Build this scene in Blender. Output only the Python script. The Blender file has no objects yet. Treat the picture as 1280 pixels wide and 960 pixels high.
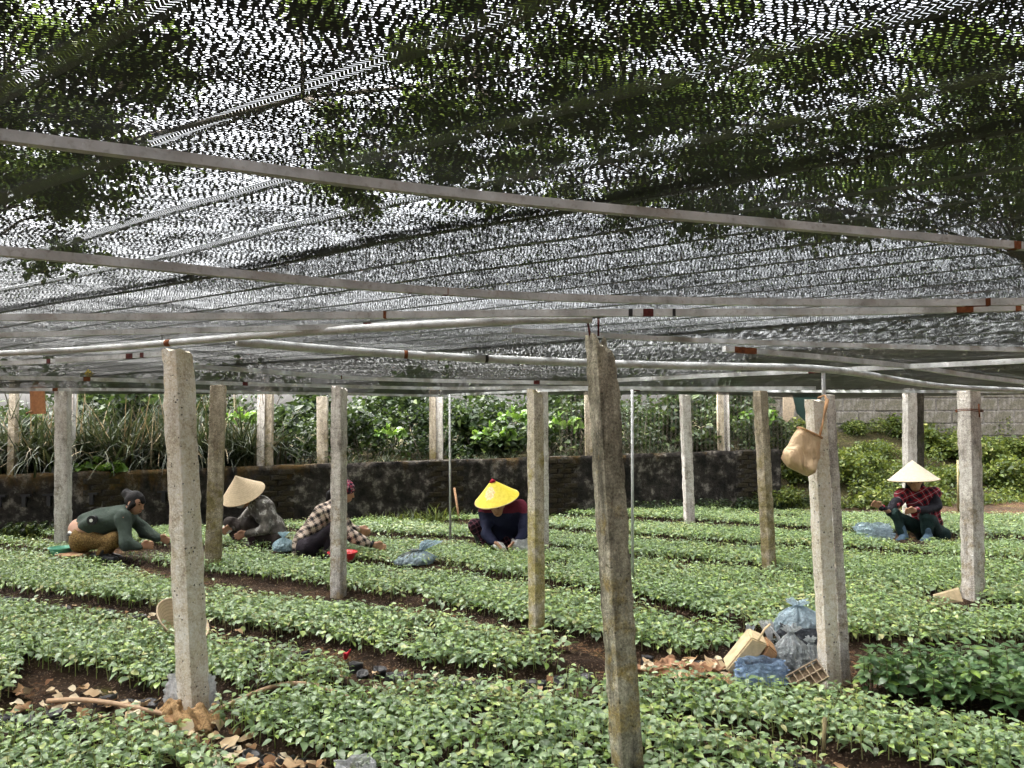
import bpy, bmesh, math, random
import numpy as np
from mathutils import Vector, Matrix, noise as mnoise

R = math.radians
random.seed(7)
rng = np.random.default_rng(7)
SC = bpy.context.scene
COL = SC.collection

# ------------------------------------------------------------------ camera
CAM_H, F, PITCH, ROLL = 1.53, 960.0, R(2.684), R(-0.3)
cam_d = bpy.data.cameras.new("camera")
cam = bpy.data.objects.new("camera", cam_d)
COL.objects.link(cam)
cam_d.sensor_width = 36.0
cam_d.lens = 36.0 * F / 1280.0
cam_d.clip_start = 0.05
cam_d.clip_end = 2000
CAMROT = Matrix.Rotation(R(90) + PITCH, 3, 'X') @ Matrix.Rotation(ROLL, 3, 'Z')
cam.matrix_world = Matrix.Translation((0, 0, CAM_H)) @ CAMROT.to_4x4()
SC.camera = cam

# ------------------------------------------------------------------ sky, sun, exposure
SUN_EL, SUN_AZ = R(62), R(285)
w = bpy.data.worlds.new("World")
SC.world = w
w.use_nodes = True
wn = w.node_tree.nodes
sky = wn.new("ShaderNodeTexSky")
sky.sky_type = 'NISHITA'
sky.sun_disc = False
sky.sun_elevation = SUN_EL
sky.sun_rotation = SUN_AZ
sky.air_density = 1.0
sky.dust_density = 7.0
sky.ozone_density = 0.6
bg = wn["Background"]
bg.inputs[1].default_value = 0.07
hs = wn.new("ShaderNodeHueSaturation")        # an overcast sky has little colour
hs.inputs["Saturation"].default_value = 0.25
w.node_tree.links.new(sky.outputs[0], hs.inputs["Color"])
w.node_tree.links.new(hs.outputs[0], bg.inputs[0])
sun_d = bpy.data.lights.new("sun", 'SUN')
sun_d.energy = 1.5
sun_d.angle = R(85)
sun_d.color = (1.0, 0.96, 0.9)
sun = bpy.data.objects.new("sun", sun_d)
COL.objects.link(sun)
sdir = Vector((math.sin(SUN_AZ) * math.cos(SUN_EL), math.cos(SUN_AZ) * math.cos(SUN_EL), math.sin(SUN_EL)))
sun.rotation_euler = sdir.to_track_quat('Z', 'Y').to_euler()
sun.location = (0, 0, 30)
SC.view_settings.view_transform = 'Standard'
SC.view_settings.look = 'None'
SC.view_settings.gamma = 1.0
SC.view_settings.use_curve_mapping = False
SC.view_settings.exposure = 3.75
SC.cycles.use_denoising = True
SC.cycles.transparent_max_bounces = 24
SC.cycles.max_bounces = 6
SC.cycles.use_adaptive_sampling = False

# ------------------------------------------------------------------ pixel helpers
def ray(px, py):
    return CAMROT @ Vector(((px - 640) / F, -(py - 480) / F, -1.0))
def at_y(px, py, Y):
    d = ray(px, py)
    return Vector((0, 0, CAM_H)) + d * (Y / d.y)
def at_z(px, py, z=0.0):
    d = ray(px, py)
    return Vector((0, 0, CAM_H)) + d * ((z - CAM_H) / d.z)
CAMINV = CAMROT.transposed()
def proj(p):
    v = CAMINV @ (Vector(p) - Vector((0, 0, CAM_H)))
    if v.z > -0.05:
        return None
    return (640 + F * v.x / -v.z, 480 - F * v.y / -v.z)

# ------------------------------------------------------------------ mesh helpers
def link(o, parent=None):
    COL.objects.link(o)
    if parent is not None:
        o.parent = parent
    return o
def mesh_py(name, verts, faces, mat=None, smooth=True):
    me = bpy.data.meshes.new(name)
    me.from_pydata([tuple(v) for v in verts], [], faces)
    if smooth:
        me.polygons.foreach_set("use_smooth", [True] * len(me.polygons))
    if mat:
        me.materials.append(mat)
    me.update()
    return me
def mesh_np(name, V, faces_list, mat=None, smooth=True, tint=None):
    """V (n,3); faces_list: list of int arrays (m,k)"""
    me = bpy.data.meshes.new(name)
    V = np.asarray(V, dtype=np.float32)
    me.vertices.add(len(V))
    me.vertices.foreach_set("co", V.ravel())
    loops, starts = [], []
    s = 0
    for fa in faces_list:
        fa = np.asarray(fa, dtype=np.int32)
        if len(fa) == 0:
            continue
        loops.append(fa.ravel())
        starts.append(s + np.arange(len(fa), dtype=np.int32) * fa.shape[1])
        s += fa.size
    loops = np.concatenate(loops); starts = np.concatenate(starts)
    me.loops.add(len(loops))
    me.loops.foreach_set("vertex_index", loops)
    me.polygons.add(len(starts))
    me.polygons.foreach_set("loop_start", starts)
    if smooth:
        me.polygons.foreach_set("use_smooth", np.ones(len(starts), dtype=bool))
    if tint is not None:
        a = me.attributes.new("tint", 'FLOAT', 'POINT')
        a.data.foreach_set("value", np.asarray(tint, dtype=np.float32))
    if mat:
        me.materials.append(mat)
    me.update(calc_edges=True)
    me.validate()
    return me
def obj(name, me, parent=None, loc=None):
    o = bpy.data.objects.new(name, me)
    link(o, parent)
    if loc is not None:
        o.location = loc
    return o
def tag(o, label=None, cat=None, group=None, kind=None):
    if label: o["label"] = label
    if cat: o["category"] = cat
    if group: o["group"] = group
    if kind: o["kind"] = kind
    return o
def thing(name, label, cat, loc=(0, 0, 0), rz=0.0, group=None):
    o = bpy.data.objects.new(name, None)
    o.empty_display_size = 0.1
    link(o)
    o.location = loc
    o.rotation_euler = (0, 0, rz)
    return tag(o, label, cat, group)

class MB:
    def __init__(s): s.v = []; s.f = []
    def add(s, verts, faces):
        b = len(s.v)
        s.v += [Vector(v) for v in verts]
        s.f += [tuple(i + b for i in f) for f in faces]
    def box(s, c, size, rot=None):
        c = Vector(c); hx, hy, hz = size[0] / 2, size[1] / 2, size[2] / 2
        vs = [Vector((x, y, z)) for x in (-hx, hx) for y in (-hy, hy) for z in (-hz, hz)]
        if rot is not None: vs = [rot @ v for v in vs]
        s.add([c + v for v in vs], [(0, 1, 3, 2), (4, 6, 7, 5), (0, 4, 5, 1), (2, 3, 7, 6), (0, 2, 6, 4), (1, 5, 7, 3)])
    def tube(s, pts, rad, seg=8, caps=True, square=False, flat=1.0):
        pts = [Vector(p) for p in pts]
        n = len(pts)
        if not hasattr(rad, '__len__'): rad = [rad] * n
        rings = []
        if square: seg = 4
        for i, p in enumerate(pts):
            t = (pts[min(i + 1, n - 1)] - pts[max(i - 1, 0)])
            if t.length < 1e-9: t = Vector((0, 0, 1))
            t.normalize()
            up = Vector((0, 0, 1)) if abs(t.z) < 0.9 else Vector((1, 0, 0))
            a = t.cross(up).normalized(); b = a.cross(t).normalized()
            ring = []
            for k in range(seg):
                an = 2 * math.pi * k / seg + (math.pi / 4 if square else 0)
                rr = rad[i] * (1.414 if square else 1)
                ring.append(p + a * math.cos(an) * rr + b * math.sin(an) * rr * flat)
            rings.append(ring)
        vs = [v for r in rings for v in r]
        fs = []
        for i in range(n - 1):
            for k in range(seg):
                k2 = (k + 1) % seg
                fs.append((i * seg + k, i * seg + k2, (i + 1) * seg + k2, (i + 1) * seg + k))
        if caps:
            fs.append(tuple(range(seg))[::-1]); fs.append(tuple((n - 1) * seg + k for k in range(seg)))
        s.add(vs, fs)
    def build(s, name, mat, parent=None, smooth=True, loc=None):
        return obj(name, mesh_py(name, s.v, s.f, mat, smooth), parent, loc)

# ------------------------------------------------------------------ materials
class NT:
    def __init__(s, name):
        s.m = bpy.data.materials.new(name); s.m.use_nodes = True
        s.t = s.m.node_tree; s.n = s.t.nodes; s.l = s.t.links
        s.bsdf = s.n["Principled BSDF"]; s.out = s.n["Material Output"]
    def new(s, typ, **kw):
        nd = s.n.new(typ)
        for k, v in kw.items(): setattr(nd, k, v)
        return nd
    def set(s, sock, v):
        if hasattr(v, 'node'): s.l.new(v, sock)
        else:
            if hasattr(sock.default_value, '__len__') and hasattr(v, '__len__') and len(v) == 3 and len(sock.default_value) == 4: v = (*v, 1)
            sock.default_value = v
    def math(s, op, a, b=0.0, c=None, clamp=False):
        nd = s.new("ShaderNodeMath", operation=op); nd.use_clamp = clamp
        s.set(nd.inputs[0], a); s.set(nd.inputs[1], b)
        if c is not None: s.set(nd.inputs[2], c)
        return nd.outputs[0]
    def coord(s, which="Object", scale=(1, 1, 1), rot=(0, 0, 0), src=None):
        if src is None:
            src = s.new("ShaderNodeTexCoord").outputs[which]
        mp = s.new("ShaderNodeMapping")
        s.l.new(src, mp.inputs[0])
        mp.inputs["Scale"].default_value = scale; mp.inputs["Rotation"].default_value = rot
        return mp.outputs[0]
    def noise(s, vec, scale=5, detail=4, rough=0.55, dist=0.0, out="Fac"):
        nd = s.new("ShaderNodeTexNoise")
        s.l.new(vec, nd.inputs["Vector"])
        nd.inputs["Scale"].default_value = scale; nd.inputs["Detail"].default_value = detail
        nd.inputs["Roughness"].default_value = rough; nd.inputs["Distortion"].default_value = dist
        return nd.outputs[out]
    def voro(s, vec, scale=20, feat='F1', out="Distance"):
        nd = s.new("ShaderNodeTexVoronoi", feature=feat)
        s.l.new(vec, nd.inputs["Vector"]); nd.inputs["Scale"].default_value = scale
        return nd.outputs[out]
    def ramp(s, fac, stops, interp='LINEAR'):
        nd = s.new("ShaderNodeValToRGB"); nd.color_ramp.interpolation = interp
        el = nd.color_ramp.elements
        while len(el) < len(stops): el.new(0.5)
        for e, (p, c) in zip(el, stops):
            e.position = p
            if not hasattr(c, '__len__'): c = (c, c, c)
            e.color = (*c, 1)
        s.set(nd.inputs[0], fac)
        return nd.outputs[0]
    def mix(s, fac, a, b, blend='MIX'):
        nd = s.new("ShaderNodeMix", data_type='RGBA', blend_type=blend)
        s.set(nd.inputs[0], fac); s.set(nd.inputs[6], a); s.set(nd.inputs[7], b)
        return nd.outputs[2]
    def bump(s, h, strength=0.3, dist=0.01):
        nd = s.new("ShaderNodeBump")
        nd.inputs["Strength"].default_value = strength; nd.inputs["Distance"].default_value = dist
        s.l.new(h, nd.inputs["Height"])
        s.l.new(nd.outputs[0], s.bsdf.inputs["Normal"])
    def base(s, c, rough=0.8, spec=0.3, metal=0.0):
        s.set(s.bsdf.inputs["Base Color"], c); s.set(s.bsdf.inputs["Roughness"], rough)
        s.bsdf.inputs["Specular IOR Level"].default_value = spec
        s.set(s.bsdf.inputs["Metallic"], metal)

def mat_plain(name, c, rough=0.7, var=0.25, scale=30, spec=0.3, bump=0.15, metal=0.0):
    t = NT(name); v = t.coord()
    n = t.noise(v, scale, 5)
    lo = tuple(x * (1 - var) for x in c); hi = tuple(min(1, x * (1 + var)) for x in c)
    t.base(t.ramp(n, [(0.3, lo), (0.7, hi)]), rough, spec, metal)
    if bump: t.bump(n, bump, 0.01)
    return t.m

def mat_concrete(name, c1, c2, stain, moss, moss_amt=0.45, moss_top=0.0, pit=0.5):
    t = NT(name); v = t.coord()
    vs = t.coord(scale=(1, 1, 0.18))
    big = t.noise(v, 5, 6, 0.6)
    col = t.mix(t.ramp(big, [(0.35, 0.0), (0.65, 1.0)]), c1, c2)
    streak = t.noise(vs, 14, 6, 0.65)
    col = t.mix(t.ramp(streak, [(0.45, 0.0), (0.66, 0.85)]), col, stain)
    m1 = t.noise(v, 7, 7, 0.65)
    sep = t.new("ShaderNodeSeparateXYZ"); t.l.new(v, sep.inputs[0])
    hz = t.math('MULTIPLY', sep.outputs[2], -0.12)
    m1 = t.math('ADD', m1, hz)
    col = t.mix(t.ramp(m1, [(0.53 - moss_amt * 0.35, 0.0), (0.68 - moss_amt * 0.35, 0.9)]), col, moss)
    fine = t.noise(v, 100, 5, 0.75)
    col = t.mix(0.6, col, t.ramp(fine, [(0.33, 0.12), (0.67, 0.95)]), 'OVERLAY')
    mid = t.noise(v, 22, 8, 0.75)
    col = t.mix(0.45, col, t.ramp(mid, [(0.36, 0.15), (0.64, 0.9)]), 'OVERLAY')
    pits = t.voro(v, 42)
    pmask = t.ramp(pits, [(0.14, 1.0), (0.26, 0.0)])
    pn = t.ramp(t.noise(v, 18, 3), [(0.5, 0.0), (0.6, 1.0)])
    pm = t.math('MULTIPLY', pmask, pn)
    col = t.mix(t.math('MULTIPLY', pm, pit), col, (0.05, 0.045, 0.04))
    t.base(col, 0.92, 0.2)
    h = t.math('SUBTRACT', t.math('ADD', t.math('MULTIPLY', fine, 0.5), t.noise(v, 40, 5)), pm)
    t.bump(h, 1.0, 0.010)
    return t.m

def mat_leaf(name, stops, rough=0.45, trans=0.35, spec=0.5, tcol=(0.25, 0.42, 0.05), patch=None):
    """stops: colour ramp over a per-leaf random value"""
    t = NT(name)
    at = t.new("ShaderNodeAttribute", attribute_name="tint")
    oi = t.new("ShaderNodeObjectInfo")
    r = t.math('FRACT', t.math('ADD', at.outputs["Fac"], oi.outputs["Random"]))
    v = t.coord()
    r2 = t.math('ADD', r, t.math('MULTIPLY', t.math('SUBTRACT', t.noise(v, 1.2, 3), 0.5), 0.5), clamp=True)
    col = t.ramp(r2, stops)
    col = t.mix(0.25, col, t.ramp(t.noise(v, 45, 3), [(0.3, 0.25), (0.7, 0.8)]), 'OVERLAY')
    t.base(col, rough, spec)
    tr = t.new("ShaderNodeBsdfTranslucent")
    t.l.new(t.mix(0.6, col, tcol), tr.inputs[0])
    mx = t.new("ShaderNodeMixShader"); mx.inputs[0].default_value = trans
    t.l.new(t.bsdf.outputs[0], mx.inputs[1]); t.l.new(tr.outputs[0], mx.inputs[2])
    t.l.new(mx.outputs[0], t.out.inputs[0])
    return t.m

def mat_metal(name="galvanised"):
    t = NT(name); v = t.coord()
    n = t.noise(v, 9, 6, 0.6)
    col = t.ramp(n, [(0.35, (0.36, 0.38, 0.38)), (0.6, (0.56, 0.58, 0.58))])
    f = t.noise(v, 70, 4)
    col = t.mix(t.ramp(f, [(0.55, 0.0), (0.75, 0.6)]), col, (0.16, 0.13, 0.10))
    t.base(col, 0.5, 0.5, 0.1)
    t.bump(f, 0.3, 0.003)
    return t.m
def mat_rust():
    t = NT("rust"); v = t.coord()
    n = t.noise(v, 35, 6, 0.7)
    t.base(t.ramp(n, [(0.3, (0.05, 0.018, 0.01)), (0.55, (0.17, 0.055, 0.02)), (0.75, (0.25, 0.12, 0.06))]), 0.9, 0.2)
    t.bump(n, 0.5, 0.004)
    return t.m

def mat_net(name, wa, hb, T, clump=0.55, aniso=0.0, ang=46, asc=(70, 8)):
    """knitted shade cloth: staggered slits left open between dark tapes"""
    t = NT(name)
    co = t.new("ShaderNodeTexCoord").outputs["Object"]
    nz = t.new("ShaderNodeTexNoise"); t.l.new(co, nz.inputs["Vector"])
    nz.inputs["Scale"].default_value = 80; nz.inputs["Detail"].default_value = 3
    sub = t.new("ShaderNodeVectorMath", operation='SUBTRACT'); t.l.new(nz.outputs["Color"], sub.inputs[0]); sub.inputs[1].default_value = (0.5, 0.5, 0.5)
    scl = t.new("ShaderNodeVectorMath", operation='SCALE'); t.l.new(sub.outputs[0], scl.inputs[0]); scl.inputs["Scale"].default_value = 0.012
    add = t.new("ShaderNodeVectorMath", operation='ADD'); t.l.new(co, add.inputs[0]); t.l.new(scl.outputs[0], add.inputs[1])
    p = t.coord(rot=(0, 0, R(-ang)), src=add.outputs[0])
    sep = t.new("ShaderNodeSeparateXYZ"); t.l.new(p, sep.inputs[0])
    a = t.math('DIVIDE', sep.outputs[0], wa); b = t.math('DIVIDE', sep.outputs[1], hb)
    row = t.math('FLOOR', b)
    wn_ = t.new("ShaderNodeTexWhiteNoise", noise_dimensions='1D'); t.l.new(row, wn_.inputs["W"])
    fa = t.math('FRACT', t.math('ADD', a, t.math('ADD', t.math('MULTIPLY', row, 0.5), t.math('MULTIPLY', wn_.outputs["Value"], 1.0))))
    fb = t.math('FRACT', b)
    da = t.math('MULTIPLY', t.math('ABSOLUTE', t.math('SUBTRACT', fa, 0.5)), 1.9)
    db = t.math('MULTIPLY', t.math('ABSOLUTE', t.math('SUBTRACT', fb, 0.5)), 2.0)
    d = t.math('MAXIMUM', t.math('POWER', da, 1.3), db)
    c1 = t.noise(t.coord(scale=(0.3, 1, 1), src=p), 75, 4, 0.7)
    c2 = t.noise(t.coord(), 9, 3, 0.6)
    cl = t.math('ADD', t.math('MULTIPLY', t.math('SUBTRACT', c1, 0.5), clump * 2.2), t.math('MULTIPLY', t.math('SUBTRACT', c2, 0.5), clump * 0.9))
    d = t.math('ADD', d, cl)
    if aniso:
        an = t.noise(t.coord(scale=(asc[0], asc[1], 1), src=t.coord(rot=(0, 0, R(-34)))), 1.0, 5, 0.8)
        d = t.math('ADD', d, t.math('MULTIPLY', t.math('SUBTRACT', an, 0.5), aniso * 3.0))
    gap = t.math('LESS_THAN', d, T)
    tp = t.noise(p, 300, 2)
    t.base(t.ramp(tp, [(0.3, (0.005, 0.005, 0.006)), (0.7, (0.018, 0.019, 0.021))]), 0.55, 0.25)
    tr = t.new("ShaderNodeBsdfTransparent")
    mx = t.new("ShaderNodeMixShader")
    t.l.new(gap, mx.inputs[0]); t.l.new(t.bsdf.outputs[0], mx.inputs[1]); t.l.new(tr.outputs[0], mx.inputs[2])
    t.l.new(mx.outputs[0], t.out.inputs[0])
    return t.m

def mat_band(name, T=0.42):
    """selvedge band: fine chevron knit"""
    t = NT(name)
    co = t.coord()
    sep = t.new("ShaderNodeSeparateXYZ"); t.l.new(co, sep.inputs[0])
    nz = t.noise(co, 120, 2)
    v = t.math('ABSOLUTE', t.math('SUBTRACT', t.math('FRACT', t.math('DIVIDE', sep.outputs[1], 0.016)), 0.5))
    q = t.math('FRACT', t.math('ADD', t.math('DIVIDE', sep.outputs[0], 0.0075), t.math('ADD', t.math('MULTIPLY', v, 2.2), t.math('MULTIPLY', nz, 0.5))))
    gap = t.math('LESS_THAN', q, T)
    t.base((0.035, 0.037, 0.04), 0.5, 0.5)
    tr = t.new("ShaderNodeBsdfTransparent"); mx = t.new("ShaderNodeMixShader")
    t.l.new(gap, mx.inputs[0]); t.l.new(t.bsdf.outputs[0], mx.inputs[1]); t.l.new(tr.outputs[0], mx.inputs[2])
    t.l.new(mx.outputs[0], t.out.inputs[0])
    return t.m

def mat_film(name, col, alpha=0.6, rough=0.22):
    """thin plastic film"""
    t = NT(name); v = t.coord()
    n = t.noise(v, 22, 5, 0.65, 1.2)
    c = t.ramp(n, [(0.3, tuple(x * 0.6 for x in col)), (0.7, tuple(min(1, x * 1.25) for x in col))])
    t.base(c, rough, 0.6)
    cr = t.voro(t.coord(scale=(1, 1, .45)), 26, 'DISTANCE_TO_EDGE')
    t.bump(t.math('ADD', t.math('MULTIPLY', cr, 2.0), t.noise(v, 30, 4, 0.6, 2.5)), 1.0, 0.02)
    tl = t.new("ShaderNodeBsdfTranslucent"); t.l.new(c, tl.inputs[0])
    m1 = t.new("ShaderNodeMixShader"); m1.inputs[0].default_value = 0.35
    t.l.new(t.bsdf.outputs[0], m1.inputs[1]); t.l.new(tl.outputs[0], m1.inputs[2])
    tr = t.new("ShaderNodeBsdfTransparent"); tr.inputs[0].default_value = (*[0.5 + 0.5 * x for x in col], 1)
    m2 = t.new("ShaderNodeMixShader"); m2.inputs[0].default_value = 1 - alpha
    t.l.new(m1.outputs[0], m2.inputs[1]); t.l.new(tr.outputs[0], m2.inputs[2])
    t.l.new(m2.outputs[0], t.out.inputs[0])
    return t.m

def mat_plaid(name, base, dark, light, period=0.11):
    t = NT(name); v = t.coord()
    nz = t.noise(v, 6, 2, 0.5, 0, "Color")
    sub = t.new("ShaderNodeVectorMath", operation='MULTIPLY_ADD'); t.l.new(nz, sub.inputs[0]); sub.inputs[1].default_value = (0.05,) * 3; t.l.new(v, sub.inputs[2])
    sep = t.new("ShaderNodeSeparateXYZ"); t.l.new(t.coord(rot=(0, R(25), 0), src=sub.outputs[0]), sep.inputs[0])
    def stripe(val, off, wd):
        f = t.math('FRACT', t.math('ADD', t.math('DIVIDE', val, period), off))
        return t.math('LESS_THAN', f, wd)
    xy = t.math('ADD', sep.outputs[0], t.math('MULTIPLY', sep.outputs[1], 0.7))
    s1 = t.math('ADD', stripe(xy, 0.0, 0.38), stripe(sep.outputs[2], 0.2, 0.38))
    col = t.mix(t.math('MULTIPLY', s1, 0.72, clamp=True), base, dark)
    s2 = t.math('ADD', stripe(xy, 0.35, 0.08), stripe(sep.outputs[2], 0.6, 0.08), clamp=True)
    col = t.mix(t.math('MULTIPLY', s2, 0.7), col, light)
    t.base(col, 0.9, 0.15)
    t.bump(t.noise(v, 18, 5), 0.5, 0.02)
    return t.m

def mat_pattern(name, c1, c2, c3, scale=60):
    t = NT(name); v = t.coord()
    a = t.voro(v, scale, 'F1', "Color")
    sp = t.new("ShaderNodeSeparateColor"); t.l.new(a, sp.inputs[0])
    t.base(t.ramp(sp.outputs[0], [(0.0, c1), (0.45, c2), (0.8, c3)], 'CONSTANT'), 0.9, 0.15)
    t.bump(t.noise(v, 18, 5), 0.4, 0.02)
    return t.m

M = {}
M['metal'] = mat_metal()
M['rust'] = mat_rust()
M['red_rust'] = mat_plain('red_rust', (0.07, 0.012, 0.01), 0.85, 0.7, 90)
# ------------------------------------------------------------------ ground
def vnoise(X, Y, sc, seed=0, oct=4):
    """cheap smooth value noise on arrays"""
    out = np.zeros_like(X); amp = 1.0; tot = 0
    r = np.random.default_rng(seed)
    for o in range(oct):
        tab = r.random((256, 256))
        gx = X * sc + 100.3 * (o + 1); gy = Y * sc + 57.7 * (o + 1)
        ix = np.floor(gx).astype(int); iy = np.floor(gy).astype(int)
        fx = gx - ix; fy = gy - iy
        fx = fx * fx * (3 - 2 * fx); fy = fy * fy * (3 - 2 * fy)
        g = lambda i, j: tab[i & 255, j & 255]
        val = (g(ix, iy) * (1 - fx) + g(ix + 1, iy) * fx) * (1 - fy) + (g(ix, iy + 1) * (1 - fx) + g(ix + 1, iy + 1) * fx) * fy
        out += amp * val; tot += amp; amp *= 0.5; sc *= 2
    return out / tot

def mat_soil(name, dark, mid, litter, lit_amt, beds=False):
    t = NT(name); v = t.coord()
    n = t.noise(v, 9, 7, 0.65)
    col = t.ramp(n, [(0.3, dark), (0.62, mid)])
    big = t.noise(v, 1.1, 4, 0.55)
    f = t.noise(v, 34, 6, 0.7)
    msk = t.math('MULTIPLY', t.ramp(big, [(0.44, 0.0), (0.6, 1.0)]), t.ramp(f, [(0.62 - lit_amt * 0.3, 0.0), (0.72 - lit_amt * 0.3, 1.0)]))
    col = t.mix(msk, col, litter)
    moss = t.math('MULTIPLY', t.ramp(t.noise(v, 2.3, 5), [(0.58, 0.0), (0.68, 1.0)]), t.ramp(f, [(0.4, 0.0), (0.6, 0.7)]))
    col = t.mix(moss, col, (0.09, 0.11, 0.015))
    if beds:
        at = t.new("ShaderNodeAttribute", attribute_name="tint")
        col = t.mix(t.ramp(at.outputs["Fac"], [(0.08, 0.0), (0.35, 1.0)]), col, t.ramp(n, [(0.3, (0.010, 0.007, 0.005)), (0.65, (0.042, 0.024, 0.014))]))
    sp = t.voro(v, 130, 'F1', "Color"); s_ = t.new("ShaderNodeSeparateColor"); t.l.new(sp, s_.inputs[0])
    col = t.mix(t.ramp(s_.outputs[0], [(0.9, 0.0), (0.93, 0.6)]), col, (0.22, 0.16, 0.10))
    t.base(col, 0.95, 0.15)
    t.bump(t.math('ADD', n, f), 0.9, 0.03)
    return t.m

def grid_mesh(name, xs, ys, zf, mat):
    X, Y = np.meshgrid(xs, ys, indexing='ij')
    Z = zf(X, Y)
    V = np.stack([X.ravel(), Y.ravel(), Z.ravel()], 1)
    nx, ny = len(xs), len(ys)
    i = (np.arange(nx - 1)[:, None] * ny + np.arange(ny - 1)[None, :]).ravel()
    return mesh_np(name, V, [np.stack([i, i + ny, i + ny + 1, i + 1], 1)], mat)


# ------------------------------------------------------------------ beds (outlines on the ground)
def bed_px(far, near, zf=0.11, zn=0.08):
    return [at_z(x, y, zf).to_2d() for x, y in far] + [at_z(x, y, zn).to_2d() for x, y in near]
BD = R(-32)
def bed_strip(s0, s1, u0, u1):
    c, s_ = math.cos(BD), math.sin(BD)
    return [Vector((u * c - v * s_, u * s_ + v * c)) for u, v in ((u0, s0), (u1, s0), (u1, s1), (u0, s1))]
BEDS = {
 'A': bed_px([(-120, 912), (0, 906), (90, 900), (180, 905), (235, 925), (285, 948)], [(320, 1010), (300, 1150), (-200, 1150)]),
 'A2': bed_px([(-120, 800), (0, 806), (22, 815)], [(28, 846), (0, 868), (-120, 870)]),
 'B': bed_px([(272, 885), (330, 872), (400, 864), (480, 858), (560, 853), (650, 862), (700, 874), (760, 880), (830, 896), (960, 930), (1030, 955)], [(1100, 1000), (1100, 1150), (560, 1150), (480, 965), (390, 940), (300, 915), (270, 898)]),
 'C': bed_px([(690, 852), (760, 858), (840, 850), (900, 856), (1000, 856), (1060, 866), (1150, 888), (1280, 908), (1420, 925)], [(1420, 1010), (1210, 965), (1100, 945), (1000, 922), (900, 905), (800, 888), (690, 868)]),
 'D': bed_px([(-120, 735), (0, 752), (100, 766), (160, 775), (260, 796), (340, 807), (420, 830), (448, 842)], [(450, 850), (400, 856), (330, 858), (260, 856), (200, 860), (120, 838), (60, 828), (0, 814), (-120, 800)]),
 'E': bed_px([(-120, 676), (0, 688), (60, 693), (130, 704), (210, 724), (260, 737), (330, 744), (410, 752), (480, 760), (560, 770), (640, 792), (700, 797), (752, 808)], [(755, 822), (700, 832), (640, 836), (540, 828), (470, 812), (400, 795), (300, 783), (200, 757), (100, 744), (0, 732), (-120, 722)]),
 'F': bed_px([(-120, 655), (0, 672), (150, 687), (215, 692), (300, 685), (360, 694), (440, 705), (500, 710), (560, 715), (640, 726), (700, 738), (760, 750), (840, 772), (910, 782), (932, 795)], [(935, 808), (860, 814), (790, 806), (700, 786), (640, 775), (560, 755), (440, 735), (350, 722), (260, 714), (150, 695), (0, 680), (-120, 668)]),
 'G': bed_px([(-120, 640), (200, 655), (440, 672), (600, 680), (687, 685), (797, 699), (940, 709), (1057, 727), (1150, 741), (1280, 764), (1420, 785)], [(1420, 812), (1280, 800), (1150, 800), (1050, 797), (960, 788), (900, 772), (840, 758), (780, 742), (650, 722), (540, 706), (440, 698), (300, 682), (150, 678), (-120, 650)], .10, .07),
 'H': bed_px([(-120, 620), (440, 648), (600, 658), (795, 673), (902, 683), (1060, 690), (1185, 698), (1280, 706), (1420, 715)], [(1420, 778), (1280, 760), (1150, 738), (1057, 725), (940, 706), (797, 694), (687, 681), (600, 672), (440, 664), (-120, 632)], .09, .07),
 'I': bed_px([(440, 632), (700, 648), (850, 655), (940, 661), (1060, 667), (1280, 678), (1420, 686)], [(1420, 708), (1280, 699), (1185, 692), (1060, 684), (902, 676), (795, 667), (600, 651), (440, 641)], .09, .07),
 'J': bed_px([(440, 600), (800, 634), (1000, 640), (1280, 645), (1420, 648)], [(1420, 679), (1280, 671), (1060, 661), (940, 655), (850, 649), (700, 642), (440, 625)], .09, .07),
}
TALL = bed_px([(1072, 820), (1150, 812), (1280, 812), (1420, 818)], [(1420, 905), (1280, 890), (1180, 882), (1100, 870), (1072, 862)], 0.22, 0.10)
def inpoly(X, Y, poly):
    X = np.asarray(X); Y = np.asarray(Y); c = np.zeros(X.shape, bool)
    n = len(poly)
    for i in range(n):
        x0, y0 = poly[i]; x1, y1 = poly[(i + 1) % n]
        if y0 == y1: continue
        cond = ((y0 > Y) != (y1 > Y)) & (X < (x1 - x0) * (Y - y0) / (y1 - y0) + x0)
        c ^= cond
    return c
def in_any_bed(X, Y):
    m = inpoly(X, Y, TALL)
    for p in BEDS.values(): m |= inpoly(X, Y, p)
    return m & (Y < WALL(X) - 0.25)
WALL = lambda X: 9.9 + 0.26 * (X + 8.5)
BEDH = 0.055
def axis(lo, hi, step, far):
    a = np.arange(lo, hi + 1e-6, step)
    g = [1, 3, 8, 20, 60, far]
    return np.concatenate([[lo - x for x in g[::-1]], a, [hi + x for x in g]])
GX, GY = axis(-9, 9, 0.045, 600), axis(1.5, 13.5, 0.045, 600)
def blur(a, n=1):
    for _ in range(n):
        p = np.pad(a, 1, mode='edge')
        a = (p[:-2, 1:-1] + p[2:, 1:-1] + p[1:-1, :-2] + p[1:-1, 2:] + 2 * p[1:-1, 1:-1]) / 6
    return a
def ground():
    X, Y = np.meshgrid(GX, GY, indexing='ij')
    near = (np.abs(X) < 9.5) & (Y > 1.5) & (Y < 13.5)
    bed = blur(in_any_bed(X, Y).astype(float), 2)
    Z = np.where(near, (vnoise(X, Y, 1.2, 3) - 0.5) * 0.05 + (vnoise(X, Y, 11, 4) - 0.5) * 0.045 + bed * BEDH, 0)
    V = np.stack([X.ravel(), Y.ravel(), Z.ravel()], 1)
    nx, ny = len(GX), len(GY)
    i = (np.arange(nx - 1)[:, None] * ny + np.arange(ny - 1)[None, :]).ravel()
    return mesh_np('ground', V, [np.stack([i, i + ny, i + ny + 1, i + 1], 1)], M['ground'], tint=bed.ravel())
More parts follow.
